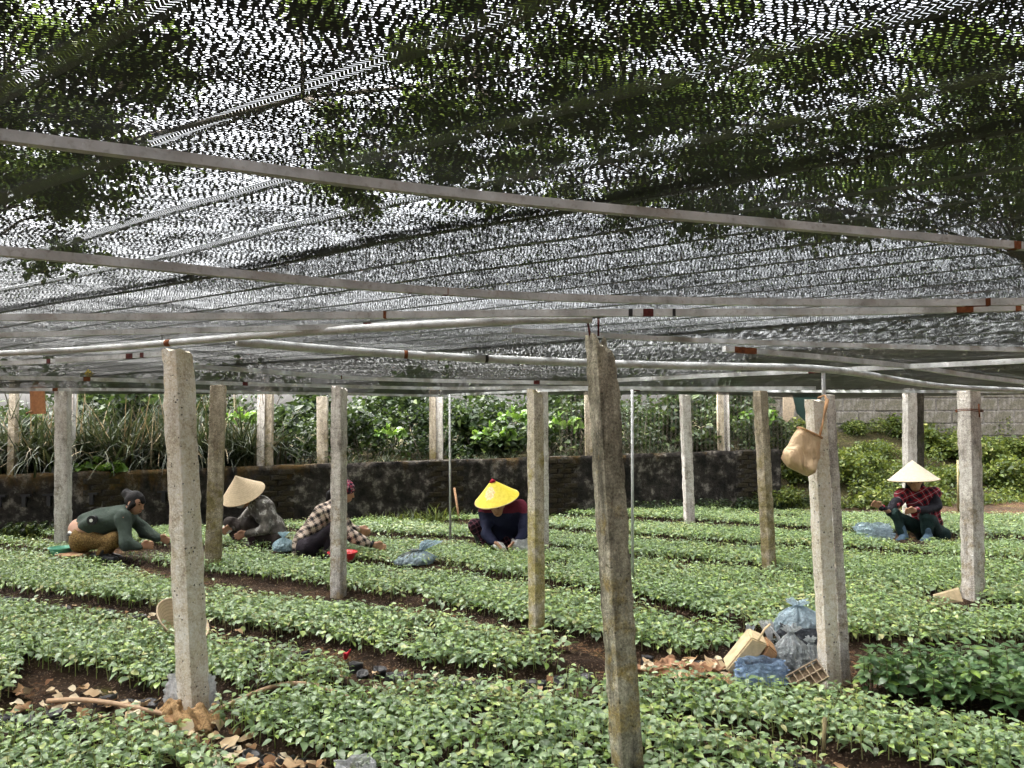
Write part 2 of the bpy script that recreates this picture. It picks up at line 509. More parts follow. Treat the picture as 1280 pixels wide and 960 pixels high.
M['ground'] = mat_soil('ground_soil', (0.012, 0.008, 0.006), (0.045, 0.028, 0.017), (0.20, 0.105, 0.05), 0.4, True)
tag(obj('ground', ground()), kind='structure')

# ------------------------------------------------------------------ posts
M['c_tan'] = mat_concrete('concrete_tan', (0.70, 0.62, 0.48), (0.80, 0.76, 0.67), (0.50, 0.44, 0.34), (0.46, 0.38, 0.24), 0.1, pit=0.9)
M['c_pale'] = mat_concrete('concrete_pale', (0.58, 0.55, 0.51), (0.68, 0.65, 0.61), (0.28, 0.25, 0.21), (0.24, 0.20, 0.13), 0.15)
M['c_grey'] = mat_concrete('concrete_grey', (0.52, 0.49, 0.45), (0.64, 0.60, 0.55), (0.22, 0.19, 0.16), (0.30, 0.23, 0.13), 0.25)
M['c_mossy'] = mat_concrete('concrete_mossy', (0.21, 0.195, 0.14), (0.45, 0.42, 0.33), (0.055, 0.05, 0.038), (0.27, 0.20, 0.06), 0.3)
M['c_algae'] = mat_concrete('concrete_algae', (0.46, 0.42, 0.33), (0.52, 0.48, 0.40), (0.36, 0.31, 0.19), (0.33, 0.28, 0.10), 0.5)
M['c_brown'] = mat_concrete('concrete_brown', (0.34, 0.29, 0.22), (0.48, 0.42, 0.33), (0.16, 0.13, 0.09), (0.20, 0.165, 0.07), 0.5)
M['c_dark'] = mat_concrete('concrete_dark', (0.06, 0.055, 0.045), (0.10, 0.09, 0.07), (0.03, 0.028, 0.024), (0.05, 0.055, 0.02), 0.5)

POSTXY = []
def post(top, bot, wpx, mat, label, yaw=0.5, base=None, chip=0.0, seed=0, zbot=0.0, sect=None, name='concrete_post', cat='post', group='concrete posts holding up the shade net', rough=1.0):
    b = at_z(*bot, zbot) if base is None else Vector((base[0], base[1], zbot))
    Y = b.y
    t = at_y(*top, Y)
    wm = wpx * Y / F
    side = wm / (abs(math.cos(yaw)) + abs(math.sin(yaw))) if sect is None else sect
    H = t.z - b.z
    root = b
    nrow = 46; k = 5
    ring = []
    for i in range(k): ring.append((-1 + 2 * i / k, -1))
    for i in range(k): ring.append((1, -1 + 2 * i / k))
    for i in range(k): ring.append((1 - 2 * i / k, 1))
    for i in range(k): ring.append((-1, 1 - 2 * i / k))
    verts = []; faces = []
    ca, sa = math.cos(yaw), math.sin(yaw)
    zb = -0.08
    for r in range(nrow + 1):
        f = r / nrow
        z = zb + (H - zb) * f
        for (x, y) in ring:
            corner = abs(x) > 0.95 and abs(y) > 0.95
            s_ = side / 2 * (0.93 if corner else 1.0)
            px_, py_ = x * s_, y * s_
            q = Vector((px_ * 9 + seed * 7.1, py_ * 9, z * 9))
            d = mnoise.noise(q * 0.6) * 0.003 + mnoise.noise(q * 2.2) * 0.004 + (mnoise.noise(q * 3.1 + Vector((9, 3, 1))) * 0.007 if corner else 0)
            d *= rough * min(1.3, side / 0.1)
            l_ = math.hypot(px_, py_)
            px_ += px_ / l_ * d; py_ += py_ / l_ * d
            zz = z
            if f > 0.9 and chip:
                zz -= chip * (f - 0.9) / 0.1 * max(0, mnoise.noise(Vector((x * 1.3 + seed, y * 1.3, 2.0))) + 0.35 + 0.5 * (x * 0.6 - y * 0.4))
            rx, ry = px_ * ca - py_ * sa, px_ * sa + py_ * ca
            lean = f
            verts.append((rx + (t.x - b.x) * max(0, (z / H)), ry, zz))
    n = len(ring)
    for r in range(nrow):
        for i in range(n):
            j = (i + 1) % n
            faces.append((r * n + i, r * n + j, (r + 1) * n + j, (r + 1) * n + i))
    c = len(verts); zc = sum(verts[nrow * n + i][2] for i in range(n)) / n
    verts.append(((t.x - b.x), 0, zc + 0.006))
    for i in range(n): faces.append((nrow * n + i, nrow * n + (i + 1) % n, c))
    me = mesh_py(name, verts, faces, mat, True)
    try:
        me.set_sharp_from_angle(angle=R(38))
    except Exception:
        pass
    o = obj(name, me, None, root)
    tag(o, label, cat, group)
    if zbot == 0.0: POSTXY.append((b.x, b.y, side))
    return o, b, t, side

post((222, 436), (243, 897), 38, M['c_tan'], 'pale tan pitted concrete post at front left with a broken top', yaw=R(62), chip=0.03, seed=1)
P2 = post((750, 418), (786, 985), 40, M['c_mossy'], 'nearest post, dark lichen-covered concrete with ochre right side and jagged top', yaw=R(24), chip=0.12, seed=2, rough=1.1)
post((424, 482), (423, 748), 20, M['c_grey'], 'grey concrete post in front of the worker in checked shirt', yaw=R(68), chip=0.05, seed=3)
post((669, 486), (671, 795), 22, M['c_algae'], 'concrete post with yellow-green algae beside the worker in yellow hat', yaw=R(35), chip=0.04, seed=4)
post((679, 490), (680, 693), 13, M['c_pale'], 'pale post half hidden behind the algae-covered post', yaw=R(10), seed=5)
post((1019, 499), (1038, 860), 23, M['c_tan'], 'tan concrete post with the hanging sack, beside rubbish pile', yaw=R(12), chip=0.02, seed=6)
post((1035, 494), (1055, 853), 14, M['c_grey'], 'narrow grey concrete post right behind the post with hanging sack', yaw=R(8), seed=7, base=None)
post((273, 482), (266, 718), 22, M['c_brown'], 'brownish concrete post left of the worker in straw hat and mask', yaw=R(14), seed=8)
post((79, 489), (79, 687), 17, M['c_pale'], 'pale concrete post behind the worker in green jacket', yaw=R(6), seed=9)
post((950, 489), (962, 717), 18, M['c_brown'], 'leaning brown concrete post with a pale streak left of hanging sack', yaw=R(30), seed=10)
post((856, 493), (862, 656), 13, M['c_pale'], 'small pale post before the dark wall, slightly leaning left', yaw=R(8), chip=0.03, seed=11)
P10 = post((1211, 489), (1217, 756), 25, M['c_grey'], 'grey concrete post at far right with rusty wire round its top', yaw=R(20), seed=12)
post((1137, 486), (1137, 664), 14, M['c_pale'], 'pale post standing behind the worker in red plaid', yaw=R(5), seed=13)
post((1149, 486), (1149, 663), 9, M['c_dark'], 'dark side of the pale post behind the red plaid worker, added as its own post', yaw=R(5), seed=14)  # dark side of the neighbouring pale post, added as a separate dark piece
post((403, 496), (404, 651), 15, M['c_brown'], 'brown weathered post beside the dark wall, above the headscarf worker', yaw=R(8), seed=15)
# rusty wire on the far right post
mb = MB()
c = P10[1] + (P10[2] - P10[1]) * 0.905
for k in range(2):
    s_ = P10[3] * 0.78
    pts = [c + Vector((math.cos(a) * s_, math.sin(a) * s_, 0.012 * k + 0.006 * math.sin(a * 2))) for a in np.linspace(0, 2 * math.pi, 17)]
    mb.tube(pts, 0.004, 5)
mb.tube([c + Vector((0.02, -P10[3] * .78, 0.06)), c + Vector((0.02, -P10[3] * .8, -0.05))], 0.006, 5)
tag(mb.build('wire_tie', M['rust']), 'rusty wire wrapped round top of the far right post', 'wire')

# ------------------------------------------------------------------ shade net
NZC = [(-1.6, 4.0, 1.965), (0.48, 3.2, 1.975), (-1.5, 6.6, 1.915), (0.17, 5.44, 1.845), (1.86, 4.41, 1.845), (-2.9, 7.6, 1.90),
       (-5.4, 9.2, 1.91), (2.57, 7.65, 1.85), (2.6, 11.3, 1.935), (3.84, 6.39, 1.80), (-1, 1, 1.96), (1.2, 1.2, 1.96), (0, -2, 1.97), (0, 10.5, 1.91), (-6, 4, 1.97), (6, 3, 1.9), (6, 11, 1.86)]
NZA = np.array(NZC)
def netz(X, Y):
    X = np.asarray(X, float); Y = np.asarray(Y, float)
    num = np.full(X.shape, 1.92 * 0.02); den = np.full(X.shape, 0.02)
    for x, y, z in NZC:
        k = np.exp(-((X - x) ** 2 + (Y - y) ** 2) / (2 * 1.15 ** 2))
        num += k * z; den += k
    return num / den
def net_ripple(X, Y):
    return (vnoise(X, Y, 1.1, 21, 3) - 0.5) * (0.03 - 0.016 * np.clip((Y - 1.5) / 3.0, 0, 1))
NA = R(-34)
def net_edge_y(X):
    return 9.75 + 0.26 * (X + 8.5)
def sheet(name, v0, v1, mat, label, zoff, bandmat, step=0.23, fringe=False, u0=-14, u1=14, bw=0.026, first=0.05, layers=1, thick=0.004, cut=False):
    du = 0.12
    us = np.arange(u0, u1, du); vs = np.linspace(v0, v1, max(2, int((v1 - v0) / 0.12) + 1))
    def world(U, V):
        return U * math.cos(NA) - V * math.sin(NA), U * math.sin(NA) + V * math.cos(NA)
    def keep(U, V):
        X, Y = world(U, V)
        return (np.abs(X) < 9.5) & (Y < net_edge_y(X)) & (Y > -4.0)
    def strip(us, vs, zo):
        U, V = np.meshgrid(us, vs, indexing='ij')
        X, Y = world(U, V)
        Z = netz(X, Y) + net_ripple(X, Y) + zo
        nu, nv = U.shape
        i = (np.arange(nu - 1)[:, None] * nv + np.arange(nv - 1)[None, :]).ravel()
        cu = (U[:-1, :-1] + U[1:, 1:]) / 2; cv = (V[:-1, :-1] + V[1:, 1:]) / 2
        k = keep(cu, cv).ravel()
        q = np.stack([i, i + nv, i + nv + 1, i + 1], 1)[k]
        used = np.unique(q); mp = np.full(nu * nv, -1); mp[used] = np.arange(len(used))
        P = np.stack([U.ravel(), V.ravel(), Z.ravel()], 1)[used]
        return P, mp[q]
    bands = []; v = v0 + first
    while v < v1 - 0.03:
        bands.append(v); v += step * random.uniform(0.92, 1.08)
    edges = [v0] + ([e for v in bands for e in (v - bw / 2, v + bw / 2)] if cut else []) + [v1]
    PP, QQ, nb = [], [], 0
    for e0, e1 in zip(edges[0::2], edges[1::2]):
        if e1 - e0 < 0.004: continue
        P, q = strip(us, np.linspace(e0, e1, max(2, int((e1 - e0) / 0.12) + 2)), zoff)
        for la in range(layers):      # stacked plies thicken the cloth, added to darken it at low view angles
            if len(q): PP.append(P + np.array([0, 0, la * thick])); QQ.append(q + nb); nb += len(P)
    root = obj(name, mesh_np(name, np.concatenate(PP), [np.concatenate(QQ)], mat))
    root.rotation_euler = (0, 0, NA)
    tag(root, label, 'shade net', 'strips of black shade net')
    for v in bands:
        P, q = strip(us, np.array([v - bw / 2 - 0.006, v + bw / 2 + 0.006]), zoff - 0.001)
        if len(q): obj('knitted_band', mesh_np('knitted_band', P, [q], bandmat), root)
    if fringe:
        U = np.arange(u0, u1, 0.012) + rng.uniform(-.004, .004, len(np.arange(u0, u1, 0.012)))
        k = keep(U, np.full_like(U, v1)); U = U[k]
        X, Y = world(U, np.full_like(U, v1)); Z = netz(X, Y) + net_ripple(X, Y) + zoff - 0.003
        n = len(U); ln = rng.uniform(0.002, 0.02, n); wd = rng.uniform(0.001, 0.004, n); sl = rng.uniform(-0.02, 0.02, n)
        A = np.stack([U - wd, np.full(n, v1 - 0.004), Z], 1); B = np.stack([U + wd, np.full(n, v1 - 0.004), Z], 1)
        C = np.stack([U + sl, v1 + ln * 0.6, Z - ln * 0.6], 1)
        V = np.stack([A, B, C], 1).reshape(-1, 3)
        fo = obj('frayed_edge', mesh_np('frayed_edge', V, [np.arange(3 * n).reshape(-1, 3)], M['netdark'], False), root)
        fo["kind"] = "stuff"
        P, q = strip(us, np.array([v1 - 0.018, v1 - 0.001]), zoff - 0.006)
        obj('hem', mesh_np('hem', P, [q], M['netdark']), root)
    return root
M['netdark'] = mat_plain('net_dark', (0.018, 0.018, 0.02), 0.6, 0.4, 80)
M['netA'] = mat_net('shade_net_near', 0.0125, 0.0052, 0.54, 0.5)
M['netB'] = mat_net('shade_net_second', 0.009, 0.009, 0.64, 0.2, 0.5, ang=30, asc=(90, 40))
M['netC'] = mat_net('shade_net_third', 0.010, 0.010, 0.64, 0.3, 1.0, asc=(80, 10))
M['netD'] = mat_net('shade_net_fourth', 0.012, 0.012, 0.62, 0.3, 1.0, asc=(60, 4))
M['netE'] = mat_net('shade_net_fifth', 0.012, 0.012, 0.64, 0.3, 1.3, asc=(45, 2.5))
M['bandA'] = mat_band('net_band', 0.11)
M['bandB'] = mat_band('net_band_dark', 0.02)
sheet('shade_net', -5.5, 1.36, M['netA'], 'nearest strip of black shade net with pale knitted bands and frayed far edge', 0.0, M['bandA'], 0.232, True, first=0.03, layers=2, thick=0.003, cut=True)
sheet('shade_net', 1.33, 3.4, M['netB'], 'second strip of shade net, finely woven, just beyond the frayed seam', 0.002, M['bandB'], 0.2, True, bw=0.012, layers=3, thick=0.003)
sheet('shade_net', 3.32, 5.6, M['netC'], 'third strip of shade net, above the front concrete posts', 0.0, M['bandB'], 0.3, True, bw=0.018, layers=3, thick=0.003)
sheet('shade_net', 5.5, 8.4, M['netD'], 'fourth strip of shade net, above the kneeling workers', 0.003, M['bandB'], 0.4, True, bw=0.022, layers=3, thick=0.003)
sheet('shade_net', 8.28, 13.5, M['netE'], 'farthest strip of shade net, ending before the dark wall', 0.0, M['bandB'], 0.5, False, bw=0.022, layers=3, thick=0.003)

# ------------------------------------------------------------------ pipes under the net
def net_hit(px, py, off):
    z = 1.9
    for _ in range(12):
        p = at_z(px, py, z)
        z = float(netz(np.array([p.x]), np.array([p.y]))[0] + net_ripple(np.array([p.x]), np.array([p.y]))[0]) - off
    return at_z(px, py, z)
def pipe(pts, r, label, square=True, sleeves=(), off=0.05, ext=(0, 0)):
    W = [net_hit(x, y, off) for x, y in pts]
    # smooth the heights and resample
    if ext[0]: W.insert(0, W[0] + (W[0] - W[1]).normalized() * ext[0])
    if ext[1]: W.append(W[-1] + (W[-1] - W[-2]).normalized() * ext[1])
    root = W[len(W) // 2].copy()
    fine = []
    for i in range(len(W) - 1):
        for k in range(4): fine.append(W[i].lerp(W[i + 1], k / 4))
    fine.append(W[-1])
    for _ in range(3):
        fine = [fine[0]] + [(fine[i - 1] + fine[i] * 2 + fine[i + 1]) / 4 for i in range(1, len(fine) - 1)] + [fine[-1]]
    mb = MB(); mb.tube([p - root for p in fine], r, 10, square=square)
    o = mb.build('support_pipe', M['metal'], None, not square, root)
    tag(o, label, 'pipe', 'metal pipes under the shade net')
    for x, ln, m in sleeves:
        # locate the point whose projection is nearest to pixel x
        best = min(range(len(fine) - 1), key=lambda i: abs((proj(fine[i]) or (9e9, 0))[0] - x))
        a = fine[best]; d = (fine[best + 1] - fine[best]).normalized()
        pr = proj(a)
        mm = a.y / F
        a = a + d * ((x - pr[0]) * mm)
        L = ln * mm / max(0.3, abs(d.x)) * 0.32
        s_ = MB(); s_.tube([a - d * L - root, a + d * L - root], r * 1.04, 10, square=square)
        s_.build('joint_sleeve', m, o, not square)
    return o
rst = M['rust']; rr = M['red_rust']
pipe([(0, 170), (268, 203), (460, 230), (640, 250), (830, 268), (1060, 288), (1280, 308)], 0.0085, 'nearest galvanised square tube crossing the whole net from upper left', True, [(1262, 18, rst)], 0.03, (0.5, 0.6))
pipe([(0, 314), (190, 332), (380, 351), (510, 362), (700, 373), (950, 378), (1190, 379), (1280, 377)], 0.0115, 'second long tube from the camera, sloping from left edge', True, [(512, 6, rst), (556, 10, rst), (1222, 44, rst)], 0.03, (0.5, 0.6))
pipe([(0, 397), (240, 396), (480, 394), (640, 392), (780, 391), (860, 391), (1060, 390), (1280, 384)], 0.0125, 'straight tube resting on the forks of the nearest post', True, [(482, 6, rst), (788, 8, M['netdark']), (810, 20, rr), (842, 6, M['netdark']), (1206, 30, rst), (1272, 10, rst)], 0.04, (0.6, 0.6))
pipe([(0, 419), (200, 414), (420, 409), (560, 402)], 0.011, 'thin tube at left just above the bent white pipe', True, [(462, 16, rr)], 0.03, (0.6, 0))
pipe([(0, 442), (110, 437), (210, 429), (330, 418), (480, 409), (640, 400), (740, 398)], 0.017, 'bent white round pipe passing over the front left post', False, [(212, 14, rst)], 0.045, (0.8, 0))
pipe([(296, 427), (400, 436), (500, 443), (640, 450), (830, 457), (1000, 459), (1060, 464), (1120, 475), (1180, 484), (1280, 488)], 0.022, 'long sagging white round pipe running to the right edge', False, [(507, 7, rst), (608, 6, M['netdark'])], 0.05, (0, 0.6))
pipe([(640, 413), (760, 420), (880, 426), (1060, 432), (1280, 437)], 0.011, 'thin grey tube right of the nearest post top', True, [(882, 6, M['netdark'])], 0.02, (0, 0.6))
pipe([(905, 436), (1000, 444), (1140, 458), (1200, 468), (1280, 478)], 0.014, 'tube with rusty left end at upper right', True, [(930, 50, rst), (1142, 8, rst)], 0.03, (0, 0.6))
pipe([(755, 476), (880, 470), (1010, 464), (1140, 458), (1280, 451)], 0.014, 'tube bolted to the rod above the hanging sack', True, [(1022, 26, rr), (762, 6, rr)], 0.03, (0, 0.8))
pipe([(240, 458), (330, 464), (420, 472), (540, 476), (670, 478), (760, 479)], 0.015, 'tube clamped on post in front of checked shirt worker', True, [(424, 7, rr), (505, 12, rr), (592, 10, rr), (671, 12, rr)], 0.03)
pipe([(0, 454), (60, 452), (150, 446), (210, 442)], 0.014, 'short rusty tube at left edge below the white pipe', True, [(60, 20, rr), (160, 30, rr), (180, 10, rr)], 0.03, (0.8, 0))
pipe([(0, 472), (120, 474), (240, 478), (420, 483), (560, 486), (700, 484), (860, 486), (1020, 485)], 0.016, 'far tube along the net over the middle row', True, [(306, 8, rr), (110, 10, rst)], 0.03, (0.8, 0))
pipe([(0, 487), (70, 487), (180, 487), (330, 491), (562, 495)], 0.016, 'farthest tube along the left net edge', True, [(70, 10, rst)], 0.02, (0.6, 0))
pipe([(560, 494), (700, 487), (790, 486), (950, 489), (1100, 489), (1280, 490)], 0.016, 'farthest tube along the right net edge', True, [(790, 14, rr)], 0.02, (0, 0.6))

# forks and rods on posts
def rod(pts, r, mat, name, label, cat='rod', seg=7, group=None):
    root = pts[0].copy(); mb = MB(); mb.tube([p - root for p in pts], r, seg)
    return tag(mb.build(name, mat, None, True, root), label, cat, group)
y2 = P2[1].y
ft = thing('pipe_fork', 'dark red two-pronged fork on top of nearest post', 'bracket', at_y(744, 420, y2))
for (x0, y0, x1, y1) in ((738, 424, 734, 396), (748, 420, 748, 396)):
    mb = MB(); mb.tube([at_y(x0, y0, y2) - ft.location, at_y(x1, y1, y2) - ft.location], 0.005, 6); mb.build('prong', M['red_rust'], ft)
mb = MB(); mb.tube([at_y(726, 397, y2) - ft.location, at_y(757, 395, y2) - ft.location], 0.008, 6); mb.build('crossbar', M['red_rust'], ft)
yp5 = at_z(1055, 853).y
rod([at_y(1030, 512, yp5), at_y(1029, 463, yp5)], 0.011, M['metal'], 'steel_rod', 'short steel rod rising above the post with hanging sack')
rod([at_z(563, 683), at_y(562, 493, at_z(563, 683).y)], 0.013, M['metal'], 'steel_pole', 'thin grey steel pole between checked shirt worker and yellow hat', 'pole')
rod([at_z(791, 735), at_y(790, 487, at_z(791, 735).y)], 0.013, M['metal'], 'steel_pole', 'thin pale steel pole right of the nearest post', 'pole')
M['bamboo'] = mat_plain('bamboo', (0.24, 0.20, 0.10), 0.7, 0.35, 40)
M['wood'] = mat_plain('weathered_wood', (0.22, 0.13, 0.07), 0.85, 0.4, 50)
rod([at_z(1198, 640), at_y(1197, 575, at_z(1198, 640).y)], 0.014, M['bamboo'], 'bamboo_stake', 'greenish bamboo stake left of the far right post', 'stake')
rod([at_z(575, 655), at_y(568, 610, at_z(575, 655).y + 0.3)], 0.018, M['wood'], 'wooden_stick', 'stick leaning against the dark wall near thin pole', 'stick')

# ------------------------------------------------------------------ walls behind
WTOP = lambda X: 0.83 + (X + 6.9) * 0.0145
def mat_darkwall():
    t = NT('dark_wall'); v = t.coord()
    n = t.noise(v, 6, 8, 0.7)
    vs = t.coord(scale=(1, 1, 0.25))
    st = t.noise(vs, 5, 7, 0.65)
    col = t.ramp(n, [(0.36, (0.012, 0.011, 0.010)), (0.53, (0.045, 0.04, 0.034)), (0.66, (0.24, 0.22, 0.19))])
    col = t.mix(t.ramp(st, [(0.48, 0.0), (0.68, 0.85)]), col, (0.012, 0.012, 0.012))
    sep = t.new("ShaderNodeSeparateXYZ"); t.l.new(v, sep.inputs[0])
    zz = t.math('ADD', sep.outputs[2], t.math('MULTIPLY', sep.outputs[0], -0.012))
    mm = t.math('ADD', t.noise(vs, 2.6, 6, 0.6), t.math('MULTIPLY', t.math('SUBTRACT', zz, 0.55), 0.5))
    xm = t.math('MULTIPLY', sep.outputs[0], -0.018)
    mm = t.math('ADD', mm, xm)
    col = t.mix(t.ramp(mm, [(0.70, 0.0), (0.82, 0.8)]), col, t.ramp(t.noise(v, 20, 4), [(0.3, (0.05, 0.042, 0.012)), (0.7, (0.13, 0.07, 0.02))]))
    t.base(col, 0.95, 0.15)
    t.bump(t.math('ADD', n, t.noise(v, 30, 5, 0.7)), 0.8, 0.03)
    return t.m
M['darkwall'] = mat_darkwall()
wr = thing('retaining_wall', 'low dark mossy retaining wall behind the seedling beds', 'wall', (0, 0, 0))
xs = np.arange(-11, 4.62, 0.07)
V = []; Fq = []
nz_ = 15
for i, x in enumerate(xs):
    for j in range(nz_ + 1):
        z = -0.1 + (WTOP(x) + 0.1) * j / nz_
        d = mnoise.noise(Vector((x * 2.2, z * 2.2, 0))) * 0.03 + mnoise.noise(Vector((x * 8, z * 8, 3))) * 0.018
        V.append((x, WALL(x) - d, z + (mnoise.noise(Vector((x * 3, 7, 0))) * 0.03 if j == nz_ else 0)))
    V.append((x, WALL(x) + 0.3, WTOP(x) + mnoise.noise(Vector((x * 3, 9, 0))) * 0.02))
k = nz_ + 2
for i in range(len(xs) - 1):
    for j in range(k - 1):
        Fq.append((i * k + j, (i + 1) * k + j, (i + 1) * k + j + 1, i * k + j + 1))
obj('wall_face', mesh_py('wall_face', V, Fq, M['darkwall']), wr)
# exposed end of the wall
xe = xs[-1]
mb = MB(); mb.box((xe + 0.0, WALL(xe) + 0.16, (WTOP(xe)) / 2 - 0.05), (0.05, 0.3, WTOP(xe) + 0.06)); mb.build('wall_end', M['darkwall'], wr, False)
# brick pilasters
M['brick'] = mat_concrete('old_brick', (0.02, 0.018, 0.016), (0.065, 0.06, 0.054), (0.01, 0.01, 0.009), (0.03, 0.024, 0.012), 0.4)
def brick_mesh(seed, L=0.225, D=0.09, Hh=0.073):
    mb = MB(); r = random.Random(seed)
    bm = bmesh.new(); bmesh.ops.create_cube(bm, size=1)
    for v in bm.verts: v.co = Vector((v.co.x * L, v.co.y * D, v.co.z * Hh))
    bmesh.ops.bevel(bm, geom=bm.edges[:], offset=0.008, segments=1, affect='EDGES')
    for v in bm.verts: v.co += Vector((r.uniform(-1, 1), r.uniform(-1, 1), r.uniform(-1, 1))) * 0.004
    me = bpy.data.meshes.new('brick'); bm.to_mesh(me); bm.free(); me.materials.append(M['brick'])
    return me
bricks = [brick_mesh(i) for i in range(4)]
for pxc in (132, 342, 556, 938, 700):
    d = ray(pxc, 600); X = 0.0
    for _ in range(20): X = d.x / d.y * WALL(X)
    zt = WTOP(X) - 0.07; z = 0.06; row = 0
    while z < zt:
        for s_ in (-0.5, 0.5):
            xo = X + s_ * 0.235 + (0.05 if row % 2 else -0.05)
            o = obj('brick', bricks[random.randrange(4)], wr, (xo, WALL(xo) + 0.03 + random.uniform(-.012, .012), z + 0.03))
            o.rotation_euler = (0, 0, R(14.5) + random.uniform(-.03, .03))
        z += 0.078; row += 1
# weep slots as dark boxes: the recess shade is put into their colour
for pxc in (31, 0, 62, 115, 205):
    d = ray(pxc, 628); X = 0.0
    for _ in range(20): X = d.x / d.y * WALL(X)
    mb = MB(); mb.box((X, WALL(X) - 0.008, 0.47), (0.05, 0.04, 0.14)); mb.box((X - 0.0, WALL(X) - 0.008, 0.55), (0.17, 0.04, 0.025))
    mb.build('weep_slot', M['netdark'], wr, False)

# terrain behind the wall and bank on the right
M['bank'] = mat_soil('bank_soil', (0.015, 0.014, 0.006), (0.05, 0.045, 0.018), (0.12, 0.09, 0.04), 0.3)
def tz(X, Y):
    d = Y - WALL(X)
    left = np.clip((d - 0.1) * 3.0, 0, 1) * (0.80 + (X + 6.9) * 0.0145) + np.clip(d - 1.0, 0, 8) * 0.04
    right = np.clip((d + 0.1) / 1.9, -0.2, 1) * 1.25
    s = np.clip((X - 4.4) / 0.6, 0, 1)
    z = left * (1 - s) + right * s
    z += (vnoise(X, Y, 0.9, 8) - 0.5) * 0.2 * np.clip(d, 0, 1)
    z = np.where(d < 0.02, -0.25, z)
    return np.where(s > 0.5, np.where(d < -0.3, -0.25, (left * (1 - s) + right * s)), z)
tag(obj('bank', grid_mesh('bank', np.concatenate([[-300, -80, -30], np.arange(-16, 16.1, 0.2), [30, 80, 300]]), np.concatenate([np.arange(9.0, 22, 0.15), [26, 40, 90, 300]]), tz, M['bank'])), kind='structure')

# pale block wall
M['block'] = mat_concrete('pale_block', (0.17, 0.155, 0.13), (0.25, 0.23, 0.20), (0.08, 0.07, 0.06), (0.12, 0.11, 0.08), 0.35)
M['mortar'] = mat_concrete('mortar', (0.17, 0.16, 0.14), (0.22, 0.20, 0.18), (0.08, 0.07, 0.06), (0.12, 0.11, 0.08), 0.35)
br = thing('block_wall', 'pale grey concrete block wall above the green bank at right', 'wall', (0, 16.0, 0))
mb = MB(); mb.box((9.0, 0.045, 1.3), (8.2, 0.16, 3.0)); mb.build('mortar_core', M['mortar'], br, False)
def block_mesh(seed, L):
    r = random.Random(seed); bm = bmesh.new(); bmesh.ops.create_cube(bm, size=1)
    for v in bm.verts: v.co = Vector((v.co.x * L, v.co.y * 0.12, v.co.z * 0.235))
    bmesh.ops.bevel(bm, geom=bm.edges[:], offset=0.014, segments=1, affect='EDGES')
    for v in bm.verts: v.co += Vector((r.uniform(-1, 1), r.uniform(-1, 1), r.uniform(-1, 1))) * 0.006
    me = bpy.data.meshes.new('block'); bm.to_mesh(me); bm.free(); me.materials.append(M['block'])
    return me
blocks = [block_mesh(i + 50, 0.61) for i in range(6)]
row = 0; z = 0.1
while z < 2.75:
    x = 4.95 + (0.32 if row % 2 else 0.0)
    while x < 13.0:
        o = obj('block', blocks[random.randrange(6)], br, (x + 0.31, random.uniform(-.012, .012), z + 0.13))
        o.rotation_euler = (random.uniform(-.01, .01), random.uniform(-.012, .012), 0)
        x += 0.645
    z += 0.262; row += 1

# fence posts on the wall and wire mesh
fr = thing('wire_fence', 'rusty chicken-wire fence with concrete posts standing on the dark wall', 'fence', (0, 0, 0))
def on_wall(px, py):
    d = ray(px, py); X = 0.0
    for _ in range(25): X = d.x / d.y * (WALL(X) + 0.16)
    return X
for (px, t_, wpx, m) in ((327, 493, 9, 'c_grey'), (336, 493, 9, 'c_brown'), (541, 495, 8, 'c_brown'), (549, 495, 9, 'c_grey'), (88, 486, 8, 'c_grey'), (901, 490, 7, 'c_brown'), (908, 490, 7, 'c_grey'), (736, 490, 9, 'c_brown'), (16, 486, 8, 'c_brown')):
    X = on_wall(px, 560); Yw = WALL(X) + 0.16
    zt = at_y(px, t_, Yw).z + 0.12
    wd = wpx * Yw / F
    mb = MB(); n = 10
    ringpts = []
    for r_ in range(n + 1):
        z = WTOP(X) - 0.08 + (zt - WTOP(X) + 0.08) * r_ / n
        ringpts.append((X + mnoise.noise(Vector((px, z * 3, 0))) * 0.008, Yw, z))
    mb.tube(ringpts, [wd / 2 * (1 + 0.06 * mnoise.noise(Vector((px, r_ * 1.7, 4)))) for r_ in range(n + 1)], square=True)
    mb.build('fence_post', M[m], fr, False)
wv, wf = MB(), None
xa, xb = on_wall(700, 540), on_wall(1034, 540)
cell = 0.075
mb = MB()
nx_ = int((xb - xa) / cell)
for i in range(nx_):
    for s_ in (-1, 1):
        pts = []
        z = WTOP(xa) - 0.02
        kk = 0
        x = xa + i * cell
        while z < 2.15:
            zig = (cell * 0.5 if (kk % 2 == 0) == (s_ > 0) else 0)
            sag = 0.05 * mnoise.noise(Vector((x, z, 1)))
            pts.append(Vector((x + zig + sag, WALL(x) + 0.10 + sag, z)))
            z += cell * 0.75; kk += 1
        mb.tube(pts, 0.0024, 3, False)
mb.build('wire_mesh', mat_plain('old_wire', (0.12, 0.10, 0.075), 0.7, 0.4, 30), fr)['kind'] = 'stuff'
M['sacking'] = mat_plain('brown_sacking', (0.30, 0.24, 0.17), 0.9, 0.3, 30)

